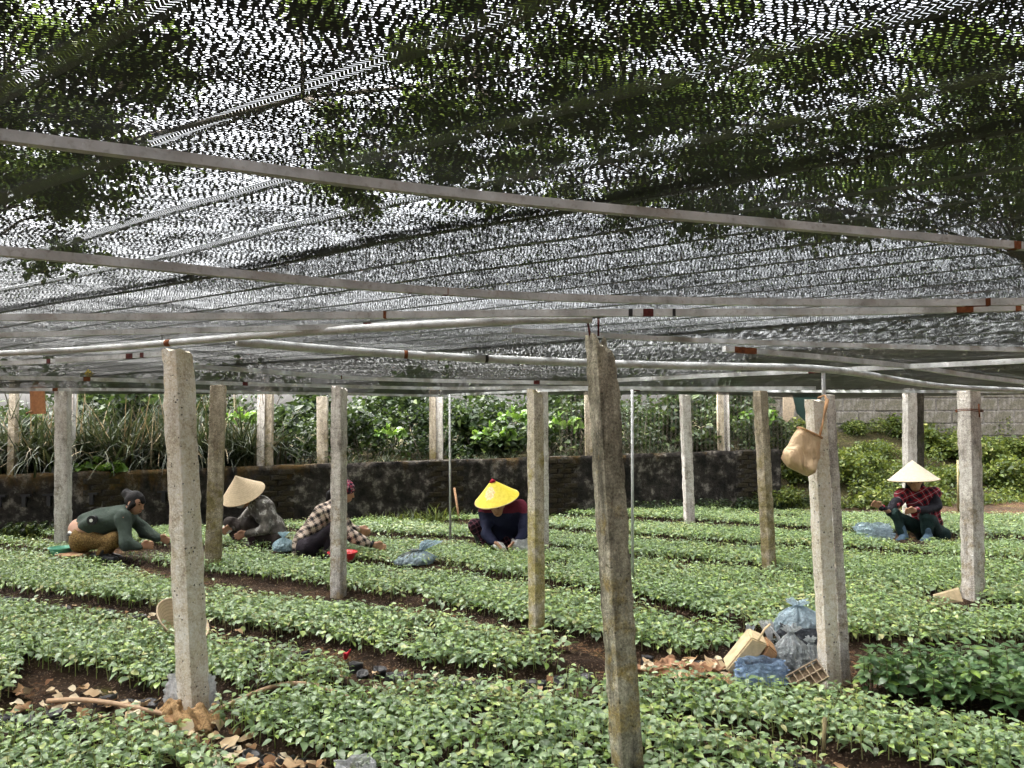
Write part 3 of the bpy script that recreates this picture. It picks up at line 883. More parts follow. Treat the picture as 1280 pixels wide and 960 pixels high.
# ------------------------------------------------------------------ seedlings
def leaf_template(w=0.30, fold=0.25, droop=0.35, rows=(0.22, 0.5, 0.78)):
    """11 vertices, base at 0, tip at x=1"""
    V = [(0, 0, 0)]
    for t in rows:
        hw = w * math.sin(math.pi * t ** 0.85) ** 0.8
        z = -droop * t * t
        V += [(t, hw, z + fold * hw), (t, 0, z), (t, -hw, z + fold * hw)]
    V.append((1, 0, -droop))
    n = len(rows)
    T = [(0, 2, 1), (0, 3, 2)]; Q = []
    for r in range(n - 1):
        a = 1 + 3 * r; b = a + 3
        Q += [(a, a + 1, b + 1, b), (a + 1, a + 2, b + 2, b + 1)]
    a = 1 + 3 * (n - 1); tip = len(V) - 1
    T += [(a, a + 1, tip), (a + 1, a + 2, tip)]
    return np.array(V, float), np.array(T), np.array(Q)
LEAFS = [leaf_template(0.30, 0.30, 0.30), leaf_template(0.34, 0.2, 0.45), leaf_template(0.27, 0.4, 0.2), leaf_template(0.32, 0.1, 0.6)]

LEAFLO = [leaf_template(w_, f_, d_, (.45,)) for w_, f_, d_ in ((.30, .3, .3), (.34, .2, .45), (.27, .4, .2), (.32, .1, .6))]
M['seedling'] = mat_leaf('seedling_leaf', [(0.0, (0.09, 0.15, 0.07)), (0.3, (0.18, 0.275, 0.125)), (0.6, (0.30, 0.40, 0.23)), (0.8, (0.25, 0.38, 0.09)), (0.92, (0.36, 0.46, 0.12)), (1.0, (0.42, 0.41, 0.18))], 0.34, 0.22, 0.8, (0.30, 0.46, 0.08))
M['tall_leaf'] = mat_leaf('tall_seedling_leaf', [(0.0, (0.05, 0.11, 0.04)), (0.5, (0.11, 0.20, 0.085)), (0.85, (0.18, 0.28, 0.11)), (1.0, (0.24, 0.36, 0.06))], 0.3, 0.22, 0.6, (0.25, 0.42, 0.05))
M['stem'] = mat_plain('seedling_stem', (0.09, 0.10, 0.04), 0.7, 0.3, 60)

def leaf_params(n, L, rs, hgt, size, pitch_lo=-0.35, pitch_hi=0.55):
    """arrays (n,L): height, azimuth, pitch, roll, length"""
    k = np.arange(L)[None, :]
    h = hgt[:, None] * (0.28 + 0.72 * (k + 0.5) / L) + rs.uniform(-.01, .01, (n, L))
    az = rs.uniform(0, 6.283, (n, 1)) + k * 2.4 + rs.uniform(-.5, .5, (n, L))
    pitch = rs.uniform(pitch_lo, pitch_hi, (n, L)) + 0.25 * (k / L)
    roll = rs.uniform(-.5, .5, (n, L))
    ln = size[:, None] * rs.uniform(0.65, 1.15, (n, L)) * (1 - 0.35 * (k / (L - 1)) ** 2)
    return h, az, pitch, roll, ln
def rotmats(az, pitch, roll):
    ca, sa = np.cos(az), np.sin(az); cp, sp = np.cos(pitch), np.sin(pitch); cr, sr = np.cos(roll), np.sin(roll)
    # columns: x axis (leaf direction), y axis, z axis
    xa = np.stack([ca * cp, sa * cp, sp], -1)
    y0 = np.stack([-sa, ca, np.zeros_like(ca)], -1)
    z0 = np.cross(xa, y0)
    ya = y0 * cr[..., None] + z0 * sr[..., None]
    za = np.cross(xa, ya)
    return np.stack([xa, ya, za], -1)

# candidate positions: jittered rows of bags inside the beds
def bed_points(poly, sp):
    P = np.array([(p.x, p.y) for p in poly])
    c, s_ = math.cos(BD), math.sin(BD)
    U = P[:, 0] * c + P[:, 1] * s_; S = -P[:, 0] * s_ + P[:, 1] * c
    uu, vv = np.meshgrid(np.arange(U.min(), U.max(), sp), np.arange(S.min(), S.max(), sp), indexing='ij')
    vv = vv.copy(); vv[1::2] += sp / 2
    uu = uu + rng.uniform(-.28, .28, uu.shape) * sp; vv = vv + rng.uniform(-.28, .28, vv.shape) * sp
    X = (uu * c - vv * s_).ravel(); Y = (uu * s_ + vv * c).ravel()
    return X, Y
FOOT = []   # (x, y, radius) kept free
for x, y, s_ in POSTXY: FOOT.append((x, y, s_ * 0.5 + 0.035))
for (px, py, r_) in ((112, 703, 0.26), (135, 702, 0.26), (322, 684, 0.26), (342, 684, 0.24), (390, 694, 0.26), (412, 694, 0.22), (520, 705, 0.17), (632, 694, 0.28), (612, 690, 0.22), (655, 690, 0.2), (1130, 681, 0.3), (1165, 681, 0.3), (1105, 683, .2), (1140, 690, .2), (1092, 676, 0.2), (970, 852, 0.32), (1010, 848, 0.25), (940, 850, 0.22), (985, 830, 0.3), (955, 838, 0.3), (222, 793, 0.12), (240, 880, 0.2), (1187, 756, 0.2), (1187, 766, 0.2)):
    p = at_z(px, py); FOOT.append((p.x, p.y, r_))
def free(X, Y):
    m = np.ones(X.shape, bool)
    for x, y, r_ in FOOT: m &= (X - x) ** 2 + (Y - y) ** 2 > r_ * r_
    return m
AX, AY = [], []
for kx, poly in BEDS.items():
    X, Y = bed_points(poly, 0.055)
    m = inpoly(X, Y, poly) & (Y < WALL(X) - 0.3) & (np.abs(X) < 0.75 * Y + 1.2) & (Y > 2.2) & free(X, Y)
    AX.append(X[m]); AY.append(Y[m])
AX = np.concatenate(AX); AY = np.concatenate(AY)
# thin patches
keepm = (vnoise(AX, AY, 1.6, 31, 3) + rng.uniform(-.12, .12, AX.shape)) > 0.26
AX, AY = AX[keepm], AY[keepm]
infr = []
for x, y in zip(AX, AY):
    q = proj((x, y, 0.2))
    infr.append(q is not None and -15 < q[0] < 1295 and q[1] < 975)
infr = np.array(infr)
dist = np.hypot(AX, AY)
order = np.argsort(np.where(infr, dist, 1e9))
ind = order[:300]
rest = np.ones(len(AX), bool); rest[ind] = False
hts = lambda n: rng.uniform(0.06, 0.125, n)

def bulk(name, X, Y, L, z0, hgt, size, mat, plo=-0.35, phi=0.55, leafs=None):
    leafs = leafs or LEAFS
    n = len(X)
    h, az, pi_, ro, ln = leaf_params(n, L, rng, hgt, size, plo, phi)
    Rm = rotmats(az, pi_, ro)
    Vs, Ts, Qs, tint = [], [], [], []
    base = 0
    which = rng.integers(0, 4, (n, L))
    lx = rng.normal(0, 0.012, (n, 1)); ly = rng.normal(0, 0.012, (n, 1))
    pos = np.stack([X[:, None] + lx * h / 0.1, Y[:, None] + ly * h / 0.1, z0 + h], -1)
    for k, (tv, tt, tq) in enumerate(leafs):
        m = which == k
        r_ = Rm[m]; p_ = pos[m]; l_ = ln[m]
        V = np.einsum('nij,vj->nvi', r_, tv) * l_[:, None, None]
        V[:, :, 2] += 0
        V = V + p_[:, None, :] + r_[:, None, :, 0] * 0.012
        c = len(p_); nv = len(tv)
        off = base + np.arange(c)[:, None, None] * nv
        Ts.append((tt[None] + off).reshape(-1, 3)); Qs.append((tq[None] + off).reshape(-1, 4))
        Vs.append(V.reshape(-1, 3)); tint.append(np.repeat(rng.random(c), nv)); base += c * nv
    # stems: three-sided
    a = np.array([0, 2.094, 4.189])
    rad = 0.0028
    bot = np.stack([X[:, None] + np.cos(a) * rad, Y[:, None] + np.sin(a) * rad, np.full((n, 3), z0 - 0.03)], -1)
    topx = X[:, None] + lx * hgt[:, None] / 0.1; topy = Y[:, None] + ly * hgt[:, None] / 0.1
    top = np.stack([topx + np.cos(a) * rad * .6, topy + np.sin(a) * rad * .6, z0 + np.repeat(hgt[:, None], 3, 1)], -1)
    V = np.concatenate([bot, top], 1)
    off = base + np.arange(n)[:, None, None] * 6
    q = np.array([(0, 1, 4, 3), (1, 2, 5, 4), (2, 0, 3, 5)])
    Qs.append((q[None] + off).reshape(-1, 4)); Vs.append(V.reshape(-1, 3)); tint.append(np.zeros(n * 6))
    return mesh_np(name, np.concatenate(Vs), [np.concatenate(Ts), np.concatenate(Qs)], mat, True, np.concatenate(tint))
RX, RY = AX[rest], AY[rest]
print('SEEDLINGS', len(RX))
def seed_hts(X, Y): return (0.035 + 0.075 * vnoise(X, Y, 2.2, 41, 3) + rng.uniform(0, 0.03, len(X))) * np.clip(1.35 - (Y - 3) * 0.06, .9, 1.35)
mfar = RY > 6.6
for nm, mk, L, lab in (('seedlings', ~mfar, 8, 'dense mass of small pale green seedlings filling the middle beds'), ('seedlings', mfar, 7, 'carpet of tiny pale green seedlings in the farthest beds around the workers')):
    X_, Y_ = RX[mk], RY[mk]
    tag(obj(nm, bulk(nm, X_, Y_, L, BEDH, seed_hts(X_, Y_), rng.uniform(0.042, 0.062, len(X_)), M['seedling'], -.3, .4, LEAFS if L == 8 else LEAFLO)), lab, 'seedlings', kind='stuff')

def np_mesh_leaf(k, mat, name='leaf'):
    tv, tt, tq = LEAFS[k]
    return mesh_np(name, tv, [tt, tq], mat)
LM = [np_mesh_leaf(k, M['seedling']) for k in range(4)]
LT = [np_mesh_leaf(k, M['tall_leaf']) for k in range(4)]
mb = MB(); mb.tube([(0, 0, -0.03), (0.002, 0.001, 0.5), (0, 0, 1.0)], [0.004, 0.0035, 0.002], 5)
STEM = mesh_py('stem', mb.v, mb.f, M['stem'])
def single(name, x, y, z0, hgt, size, L, lms, label, cat, group, plo=-0.35, phi=0.55):
    o = bpy.data.objects.new(name, None); o.empty_display_size = 0.05
    COL.objects.link(o); o.location = (x, y, z0)
    tag(o, label, cat, group)
    st = bpy.data.objects.new('stem', STEM); COL.objects.link(st); st.parent = o; st.scale = (1, 1, hgt)
    h, az, pi_, ro, ln = [a[0] for a in leaf_params(1, L, rng, np.array([hgt]), np.array([size]), plo, phi)]
    Rm = rotmats(az, pi_, ro)
    for k in range(L):
        lf = bpy.data.objects.new('leaf', lms[random.randrange(4)]); COL.objects.link(lf); lf.parent = o
        m = Matrix(Rm[k].tolist()) @ Matrix.Scale(float(ln[k]), 3)
        lf.matrix_local = Matrix.Translation((0, 0, float(h[k]))) @ m.to_4x4()
    return o
for i in ind:
    single('seedling', AX[i], AY[i], BEDH, random.uniform(.045, .095), random.uniform(.046, .066), 9, LM,
           'small pale green seedling in the ' + ('lowest left bed before the front left post' if (pxi := proj((AX[i], AY[i], .1))[0]) < 300 else 'front bed left of the nearest post' if pxi < 560 else 'front bed at the foot of the nearest post' if pxi < 850 else 'front right bed by the thin stake'), 'seedling', 'seedlings of the nearest beds', -.3, .4)
X, Y = bed_points(TALL, 0.078)
m = inpoly(X, Y, TALL) & free(X, Y) & (X < 5.2)
for x, y in zip(X[m], Y[m]):
    single('tall_seedling', x, y, BEDH, random.uniform(.17, .26), random.uniform(.062, .09), 17, LT,
           'tall dark green glossy sapling in the dense block right of the sack post', 'sapling', 'taller saplings at lower right', -0.3, 0.6)

# ------------------------------------------------------------------ black seedling bags along the bed edges
M['bag'] = mat_plain('black_bag', (0.02, 0.02, 0.022), 0.42, 0.5, 40, 0.5, 0.5)
def seedbag_mesh(seed):
    r_ = random.Random(seed); V = []; Fa = []
    n = 14; rows = [(0, .036), (.03, .040), (.07, .041), (.1, .038), (.115, .041), (.11, .033), (.098, .02)]
    for z, rad in rows:
        for k in range(n):
            a = 2 * math.pi * k / n
            d = 1 + 0.16 * mnoise.noise(Vector((math.cos(a) * 2 + seed, math.sin(a) * 2, z * 30)))
            V.append((math.cos(a) * rad * d, math.sin(a) * rad * d, z + 0.008 * mnoise.noise(Vector((math.cos(a) * 2, math.sin(a) * 2, seed)))))
    for i in range(len(rows) - 1):
        for k in range(n):
            Fa.append((i * n + k, i * n + (k + 1) % n, (i + 1) * n + (k + 1) % n, (i + 1) * n + k))
    Fa.append(tuple((len(rows) - 1) * n + k for k in range(n)))
    return mesh_py('seedling_bag', V, Fa, M['bag'])
BAGM = [seedbag_mesh(i * 3 + 1) for i in range(5)]
def bag_line(pts, sp, label, zoff=-0.068, prob=0.85):
    W = [at_z(x, y, 0.06) for x, y in pts]
    for a, b in zip(W[:-1], W[1:]):
        d = (b - a); n = max(1, int(d.length / sp))
        for k in range(n):
            if random.random() > prob: continue
            p = a + d * (k / n) + Vector((random.uniform(-.012, .012), random.uniform(-.02, .02), 0))
            o = obj('seedling_bag', random.choice(BAGM), None, (p.x, p.y, zoff + random.uniform(-.01, .012)))
            o.rotation_euler = (random.uniform(-.25, .25), random.uniform(-.25, .25), random.uniform(0, 6.28))
            s_ = random.uniform(.85, 1.1); o.scale = (s_, s_, s_)
            tag(o, label, 'plant bag', label)
bag_line([(-10, 893), (70, 890), (105, 900)], 0.075, 'black plastic seedling bag at left edge of the lowest left bed')
bag_line([(95, 862), (170, 872), (215, 880)], 0.075, 'black plastic seedling bag on the littered path at lower left', prob=0.7)
bag_line([(440, 830), (520, 844), (600, 851), (700, 848), (752, 838)], 0.078, 'black plastic seedling bag edging the long bed before the nearest post')
bag_line([(425, 752), (500, 766), (560, 776), (640, 800)], 0.08, 'black plastic seedling bag on path behind the grey post', prob=0.7)
bag_line([(790, 818), (860, 824), (925, 820)], 0.078, 'black plastic seedling bag right of the nearest post by dry bark')
bag_line([(800, 902), (900, 922), (1000, 942), (1060, 958)], 0.078, 'black plastic seedling bag on the lowest right path')
bag_line([(0, 745), (100, 757), (200, 772), (300, 797), (400, 812)], 0.082, 'black plastic seedling bag on the left path by the upturned hat', prob=0.55)
bag_line([(290, 930), (350, 945), (430, 955)], 0.078, 'black plastic seedling bag at bottom beside pale dry leaves', prob=0.7)

LMARK = [(0, 'at the left edge'), (79, 'by the pale far-left post'), (165, 'behind the green jacket worker'), (243, 'behind the front left post'), (305, 'behind the worker in straw hat and mask'), (360, 'between straw hat and checked shirt workers'), (424, 'behind the checked shirt worker'), (490, 'left of the thin pole'), (562, 'behind the thin steel pole'), (622, 'behind the yellow hat'), (672, 'behind the algae-covered post'), (755, 'behind the nearest post'), (820, 'left of the small pale post'), (860, 'behind the small pale post'), (910, 'by the paired fence posts'), (960, 'behind the leaning brown post'), (1030, 'behind the sack post'), (1090, 'right of the sack post'), (1142, 'behind the red plaid worker'), (1180, 'right of the red plaid worker'), (1217, 'behind the far right post'), (1275, 'at the right edge')]
def where(x, y, z=1.0):
    q = proj((x, y, z))
    if q is None: return ''
    return min(LMARK, key=lambda l: abs(l[0] - q[0]))[1]
# ------------------------------------------------------------------ vegetation behind
def leaf_cloud(name, centers, radii, per, size, mat, seed, up=0.3, hang=0.0, wide=0.32, shell=0.55):
    """leaves (six vertices each) spread through ellipsoid clumps"""
    r_ = np.random.default_rng(seed)
    C = np.repeat(np.asarray(centers, float), per, 0); RR = np.repeat(np.asarray(radii, float), per, 0)
    n = len(C)
    d = r_.normal(size=(n, 3)); d /= np.linalg.norm(d, axis=1)[:, None]
    rad = (shell + (1 - shell) * r_.random((n, 1))) * r_.random((n, 1)) ** 0.25
    P = C + d * rad * RR
    az = r_.uniform(0, 6.283, n); pitch = r_.normal(-hang, 0.5, n); roll = r_.normal(0, 0.7, n)
    Rm = rotmats(az, pitch, roll)
    t = np.array([(0, 0, 0), (.35, wide, .08), (.35, 0, 0), (.35, -wide, .08), (.75, wide * .6, -.05), (.75, -wide * .6, -.05), (1, 0, -.22)])
    ln = size * r_.uniform(0.6, 1.25, n)
    V = np.einsum('nij,vj->nvi', Rm, t) * ln[:, None, None] + P[:, None, :]
    off = np.arange(n)[:, None, None] * 7
    T = np.array([(0, 2, 1), (0, 3, 2), (1, 2, 4), (2, 3, 5), (4, 2, 6), (2, 5, 6)])
    return mesh_np(name, V.reshape(-1, 3), [(T[None] + off).reshape(-1, 3)], mat, True, np.repeat(r_.random(n), 7))

M['hedge'] = mat_leaf('hedge_leaf', [(0.0, (0.005, 0.011, 0.005)), (0.45, (0.014, 0.030, 0.010)), (0.8, (0.034, 0.060, 0.017)), (1.0, (0.10, 0.14, 0.035))], 0.5, 0.2, 0.35, (0.10, 0.16, 0.03))
M['bright'] = mat_leaf('bright_leaf', [(0.0, (0.018, 0.032, 0.008)), (0.4, (0.05, 0.08, 0.016)), (0.8, (0.11, 0.15, 0.028)), (1.0, (0.22, 0.23, 0.06))], 0.5, 0.3, 0.4, (0.25, 0.3, 0.04))
M['treeleaf'] = mat_leaf('tree_leaf', [(0.0, (0.02, 0.045, 0.012)), (0.4, (0.05, 0.09, 0.02)), (0.75, (0.10, 0.16, 0.03)), (1.0, (0.22, 0.28, 0.05))], 0.5, 0.25, 0.3, (0.22, 0.30, 0.05))
M['reed'] = mat_leaf('reed_blade', [(0.0, (0.009, 0.014, 0.008)), (0.4, (0.02, 0.03, 0.014)), (0.8, (0.04, 0.055, 0.025)), (0.93, (0.10, 0.085, 0.05)), (1.0, (0.24, 0.19, 0.11))], 0.55, 0.12, 0.25, (0.1, 0.13, 0.04))
M['drystalk'] = mat_leaf('dry_stalk', [(0.0, (0.05, 0.04, 0.025)), (0.5, (0.13, 0.10, 0.06)), (1.0, (0.30, 0.25, 0.16))], 0.8, 0.15, 0.2, (0.4, 0.3, 0.15))
M['bark'] = mat_concrete('bark', (0.14, 0.12, 0.10), (0.24, 0.21, 0.18), (0.08, 0.07, 0.055), (0.06, 0.07, 0.02), 0.3)

def blades(name, n, hgt, spread, width, mat, seed, bend=0.6, base_r=0.15):
    r_ = np.random.default_rng(seed)
    az = r_.uniform(0, 6.283, n); L = hgt * r_.uniform(.55, 1.15, n); be = bend * r_.uniform(.3, 1.5, n); sp = spread * r_.uniform(0, 1, n)
    bx = r_.normal(0, base_r, n); by = r_.normal(0, base_r, n)
    segs = 5; V = []
    dirx, diry = np.cos(az), np.sin(az)
    for k in range(segs + 1):
        t = k / segs
        ang = sp + be * t * 1.6
        if k == 0: x = np.zeros(n); z = np.zeros(n)
        else:
            x = x + np.sin(ang) * L / segs; z = z + np.cos(ang) * L / segs
        wd = width * (1 - t ** 2) * 0.5 + 0.0008
        V.append(np.stack([bx + dirx * x - diry * wd, by + diry * x + dirx * wd, z], 1))
        V.append(np.stack([bx + dirx * x + diry * wd, by + diry * x - dirx * wd, z], 1))
    V = np.stack(V, 1)
    off = np.arange(n)[:, None, None] * (2 * segs + 2)
    Q = np.array([(2 * k, 2 * k + 1, 2 * k + 3, 2 * k + 2) for k in range(segs)])
    return mesh_np(name, V.reshape(-1, 3), [(Q[None] + off).reshape(-1, 4)], mat, True, np.repeat(r_.random(n), 2 * segs + 2))

def tzs(x, y): return float(tz(np.array([x]), np.array([y]))[0])
# shrubs: three foliage variants with stems
def shrub_meshes(seed, mat, leaf, n_cl, per, w_, h_):
    r_ = np.random.default_rng(seed)
    c = np.stack([r_.uniform(-w_, w_, n_cl), r_.uniform(-.35, .35, n_cl), r_.uniform(.12, h_, n_cl)], 1)
    fol = leaf_cloud('foliage', c, np.tile([[.34, .3, .26]], (n_cl, 1)), per, leaf, mat, seed)
    mb = MB()
    for q in c[::2]:
        mb.tube([(q[0] * .2, q[1] * .2, -0.1), (q[0] * .7, q[1] * .6, q[2] * .55), tuple(q)], [.014, .01, .004], 5, False)
    st = mesh_py('branches', mb.v, mb.f, M['bark'])
    return fol, st
SHR = [shrub_meshes(100 + i, M['hedge'], (0.10, 0.13, 0.085, 0.16)[i], 13, 75, .6, 1.15) for i in range(4)]
BRT = [shrub_meshes(200 + i, M['bright'], (0.09, 0.06, 0.12, 0.075)[i], 13, 120, .6, .62) for i in range(4)]
def put_shrub(meshes, x, y, z, s_, label, group, rz=None, name='shrub'):
    t = thing(name, label, 'shrub', (x, y, z), random.uniform(-.5, .5) + random.choice((0, math.pi)) if rz is None else rz, group)
    t.scale = (s_, s_, s_)
    obj('foliage', meshes[0], t); obj('branches', meshes[1], t)
    return t
i = 0
for row, dy, sc in ((0, 0.75, 0.85), (1, 1.7, 1.05), (2, 3.0, 1.25)):
    x = -8.8 + row * 0.4
    while x < 4.9 + row * 0.4:
        if not (x < -4.2 and row == 0):
            y = WALL(x) + dy + random.uniform(-.15, .15)
            put_shrub(SHR[i % 4], x, y, tzs(x, y) - 0.05, sc * random.uniform(.85, 1.1),
                      ('dark shrub, front row over the wall, ', 'dark shrub, second row, ', 'dark shrub, back row, ')[row] + where(x, y),
                      ('front row shrubs behind wall', 'second row shrubs behind wall', 'back row shrubs behind wall')[row])
            i += 1
        x += random.uniform(.75, 1.0)
# reeds and dry stalks at left
REED = [blades('blades', 260, 1.25, .35, .026, M['reed'], 300 + k, .9, .2) for k in range(3)]
DRY = [blades('stalks', 13, 1.4, .3, .022, M['drystalk'], 330 + k, .25, .22) for k in range(3)]
for k, x in enumerate(np.arange(-8.6, -3.6, 0.42)):
    y = WALL(x) + 0.62 + random.uniform(-.12, .2)
    t = thing('reed_clump', 'clump of drooping reed leaves and dry stalks ' + where(x, y), 'reeds', (x, y, tzs(x, y) - .05), random.uniform(0, 6.28), 'reed clumps at left')
    obj('blades', REED[k % 3], t); obj('dry_stalks', DRY[k % 3], t)
# grass tufts on the wall foot and wall top
TUFT = [blades('blades', 120, .30, .5, .012, M['reed'], 350 + k, 1.1, .1) for k in range(2)]
TUFG = [blades('blades', 130, .28, .6, .014, M['bright'], 360 + k, 1.1, .1) for k in range(2)]
WEED = [leaf_cloud('foliage', np.random.default_rng(400 + k).uniform((-.25, -.12, .02), (.25, .12, .15), (5, 3)), np.tile([[.14, .1, .09]], (5, 1)), 40, .06, M['hedge'], 400 + k) for k in range(2)]
for px in (8, 22, 38, 52, 66, 118, 180, 240, 470, 498, 520, 545, 570, 596, 720, 742, 800, 822, 846, 880, 905, 930, 955, 985, 1006):
    X = 0.0; d = ray(px, 640)
    for _ in range(25): X = d.x / d.y * (WALL(X) - 0.16)
    big = 470 <= px <= 570
    o = obj('grass_tuft', (TUFG if (big or px < 70) else TUFT)[px % 2], None, (X, WALL(X) - 0.16, 0.0))
    o.rotation_euler = (0, 0, px); s_ = (1.35 if px in (520, 545) else 1.0) * random.uniform(.75, 1.0); o.scale = (s_, s_, s_)
    tag(o, 'grass tuft at the dark wall foot, ' + where(X, WALL(X), .1), 'grass tuft', 'grass tufts along wall foot')
    if px > 780 or px < 70:
        o2 = obj('weed', WEED[px % 2], None, (X + .15, WALL(X) - 0.2, 0.0)); tag(o2, 'low leafy weed at the dark wall foot, ' + where(X, WALL(X), .1), 'weed', 'weeds along wall foot')
for k, px in enumerate((150, 190, 250, 300, 440, 480, 610, 640, 710, 770, 810, 840)):
    X = on_wall(px, 575); o = obj('grass_tuft', TUFT[k % 2], None, (X, WALL(X) + 0.25, WTOP(X) - .03)); o.rotation_euler = (0, 0, k); o.scale = (.8, .8, .7)
    tag(o, 'grass tuft on the dark wall top, ' + where(X, WALL(X)), 'grass tuft', 'grass tufts on wall top')
# bright broad-leaved plant on the wall top at left
BL = leaf_cloud('foliage', [(-.18, 0, .08), (0, 0, .12), (.18, 0, .08), (.32, 0, .06)], np.tile([[.12, .08, .08]], (4, 1)), 16, .13, mat_leaf('lime_leaf', [(0, (0.05, 0.12, 0.015)), (.6, (0.10, 0.20, 0.025)), (1, (0.18, 0.28, 0.08))], .4, .3, .5, (.25, .4, .05)), 5, wide=.42)
X = on_wall(122, 585); t = thing('broadleaf_plant', 'bright lime green broad-leaved plant on the wall top at left', 'plant', (X, WALL(X) + .1, WTOP(X) - .02))
obj('foliage', BL, t)
X = on_wall(600, 540)
for (px, py, s_) in ((612, 545, 1.0), (640, 520, .8), (700, 530, .9), (290, 520, .7), (950, 520, .9), (480, 540, .7)):
    X = on_wall(px, py); y = WALL(X) + .45
    t = thing('leafy_climber', 'light green broad-leaved sprig among shrubs, ' + where(X, y), 'plant', (X, y, at_y(px, py, y).z - .1), 0, 'light sprigs among the shrubs')
    t.scale = (s_, s_, s_ * 1.5); obj('foliage', BL, t)
    mb = MB(); mb.tube([(0, 0, -.7 / s_), (.03, 0, -.2), (0, 0, .1)], .008, 5); mb.build('stem', M['stem'], t)
# bank shrubs at right
k = 0
for (y0, n, z_) in ((13.15, 14, 0), (13.8, 14, 1), (14.5, 13, 2), (15.2, 12, 3)):
    for j in range(n):
        x = 4.75 + j * 0.55 + random.uniform(-.15, .15) + z_ * .15
        y = y0 + (x - 4.6) * .2 + random.uniform(-.2, .2)
        put_shrub(BRT[k % 4], x, y, tzs(x, y) - .15, random.uniform(.65, 1.0) if z_ < 3 else random.uniform(.5, .8), ('yellow-green bush low on the bank, ', 'yellow-green bush halfway up the bank, ', 'yellow-green bush high on the bank, ', 'yellow-green bush at the pale block wall, ')[z_] + where(x, y),
                  ('bushes low on the bank', 'bushes halfway up the bank', 'bushes high on the bank', 'bushes at pale wall')[z_], name='bank_bush')
        k += 1
for j in range(12):
    x = 4.9 + j * .55; y = WALL(x) - 0.25
    o = obj('grass_tuft', TUFG[j % 2], None, (x, y, 0)); o.rotation_euler = (0, 0, j); o.scale = (.8, .8, .7)
    tag(o, 'grass tuft at the foot of the right bank, ' + where(x, y, .1), 'grass tuft', 'grass tufts along bank foot')

# ------------------------------------------------------------------ trees seen through the net
def tree(label, base, clusters, seed, leaf=0.15, per=1000, rad=(1.5, 1.3, 1.1), trunk=0.08, bough=False):
    r_ = random.Random(seed)
    b = Vector(base)
    t = thing('tree', label, 'tree', b, 0, 'trees above the shade net')
    cs = [Vector(c) - b for c in clusters]
    cen = sum(cs, Vector()) / len(cs)
    zmin = min(c.z for c in cs)
    fork = Vector((cen.x * .45, cen.y * .45, zmin * .8)) if not bough else Vector((.3, 0, zmin * 1.05))
    mb = MB()
    mb.tube([(0, 0, -.2), fork * .35 + Vector((.1, 0, 0)), fork * .7 - Vector((.08, .05, 0)), fork], [trunk * 1.2, trunk, trunk * .85, trunk * .7], 10)
    mb.build('trunk', M['bark'], t)
    if bough:      # a wide-spreading tree: one long main bough carries the far limbs
        bp = [fork, fork.lerp(cen, .35) + Vector((0, .3, .5)), fork.lerp(cen, .7) + Vector((0, -.2, .35)), cen, cen + (cen - fork) * .25]
        mb = MB(); mb.tube(bp, [trunk * .7, trunk * .55, trunk * .4, trunk * .3, .012], 8); mb.build('bough', M['bark'], t)
    for c in cs:
        if bough: fork = min(bp[1:], key=lambda q: (q - c).length)
        mb = MB(); mid = fork.lerp(c, .5) + Vector((r_.uniform(-.3, .3), r_.uniform(-.3, .3), .35))
        mb.tube([fork, mid, c, c + (c - mid) * .4], [trunk * .4, trunk * .25, .03, .01], 6)
        for _ in range(3):
            e = c + Vector((r_.uniform(-1, 1), r_.uniform(-1, 1), r_.uniform(-.4, .7))) * .9
            mb.tube([mid.lerp(c, .6), e], [.03, .008], 5)
        mb.build('limb', M['bark'], t)
    sub = []
    rr_ = np.random.default_rng(seed)
    for c in cs:
        for _ in range(9):
            d = rr_.normal(size=3); d /= np.linalg.norm(d)
            sub.append(np.array(c) + d * np.array(rad) * rr_.uniform(.25, 1.0))
    cr = leaf_cloud('crown', sub, np.tile([[.7, .7, .5]], (len(sub), 1)), per // 9, leaf, M['treeleaf'], seed, hang=.3, shell=.1)
    obj('crown', cr, t)
    return t
def tp(lst, Y, s=0.6):
    return [at_y(x, y, Y + random.uniform(-s, s)) for x, y in lst]
tree('tall tree with dark crown seen through the net at upper left', (-11.8, 14.6, .9), tp([(20, 40), (70, 110), (20, 150), (130, 60), (60, 215), (170, 95), (150, 180), (10, 260), (110, 255), (-60, 100), (-60, 220)], 13.5), 11)
tree('tree whose crown shows through the net at top centre', (-12.6, 16.2, .9), tp([(560, 60), (640, 30), (720, 70), (520, 130), (600, 130), (480, 190), (700, 140), (780, 110), (440, 235), (560, 215), (660, 200), (400, -10), (590, -40), (700, -40)], 15.0), 12, trunk=.11, bough=True)
tree('yellow-green tree crown seen through the net right of centre', (13.2, 17.4, 1.2), tp([(800, 170), (860, 110), (930, 60), (880, 200), (960, 150), (760, 230), (840, 250), (940, 240), (1010, 90), (820, 40)], 15.5), 13, trunk=.11, bough=True)
tree('tree crown seen through the net at upper right', (12.4, 16.8, 1.4), tp([(1040, 190), (1110, 110), (1180, 150), (1100, 240), (1190, 230), (1260, 180), (1250, 100), (1020, 260), (1270, 260), (1330, 140), (1330, 230), (1160, 70)], 14.5), 14)
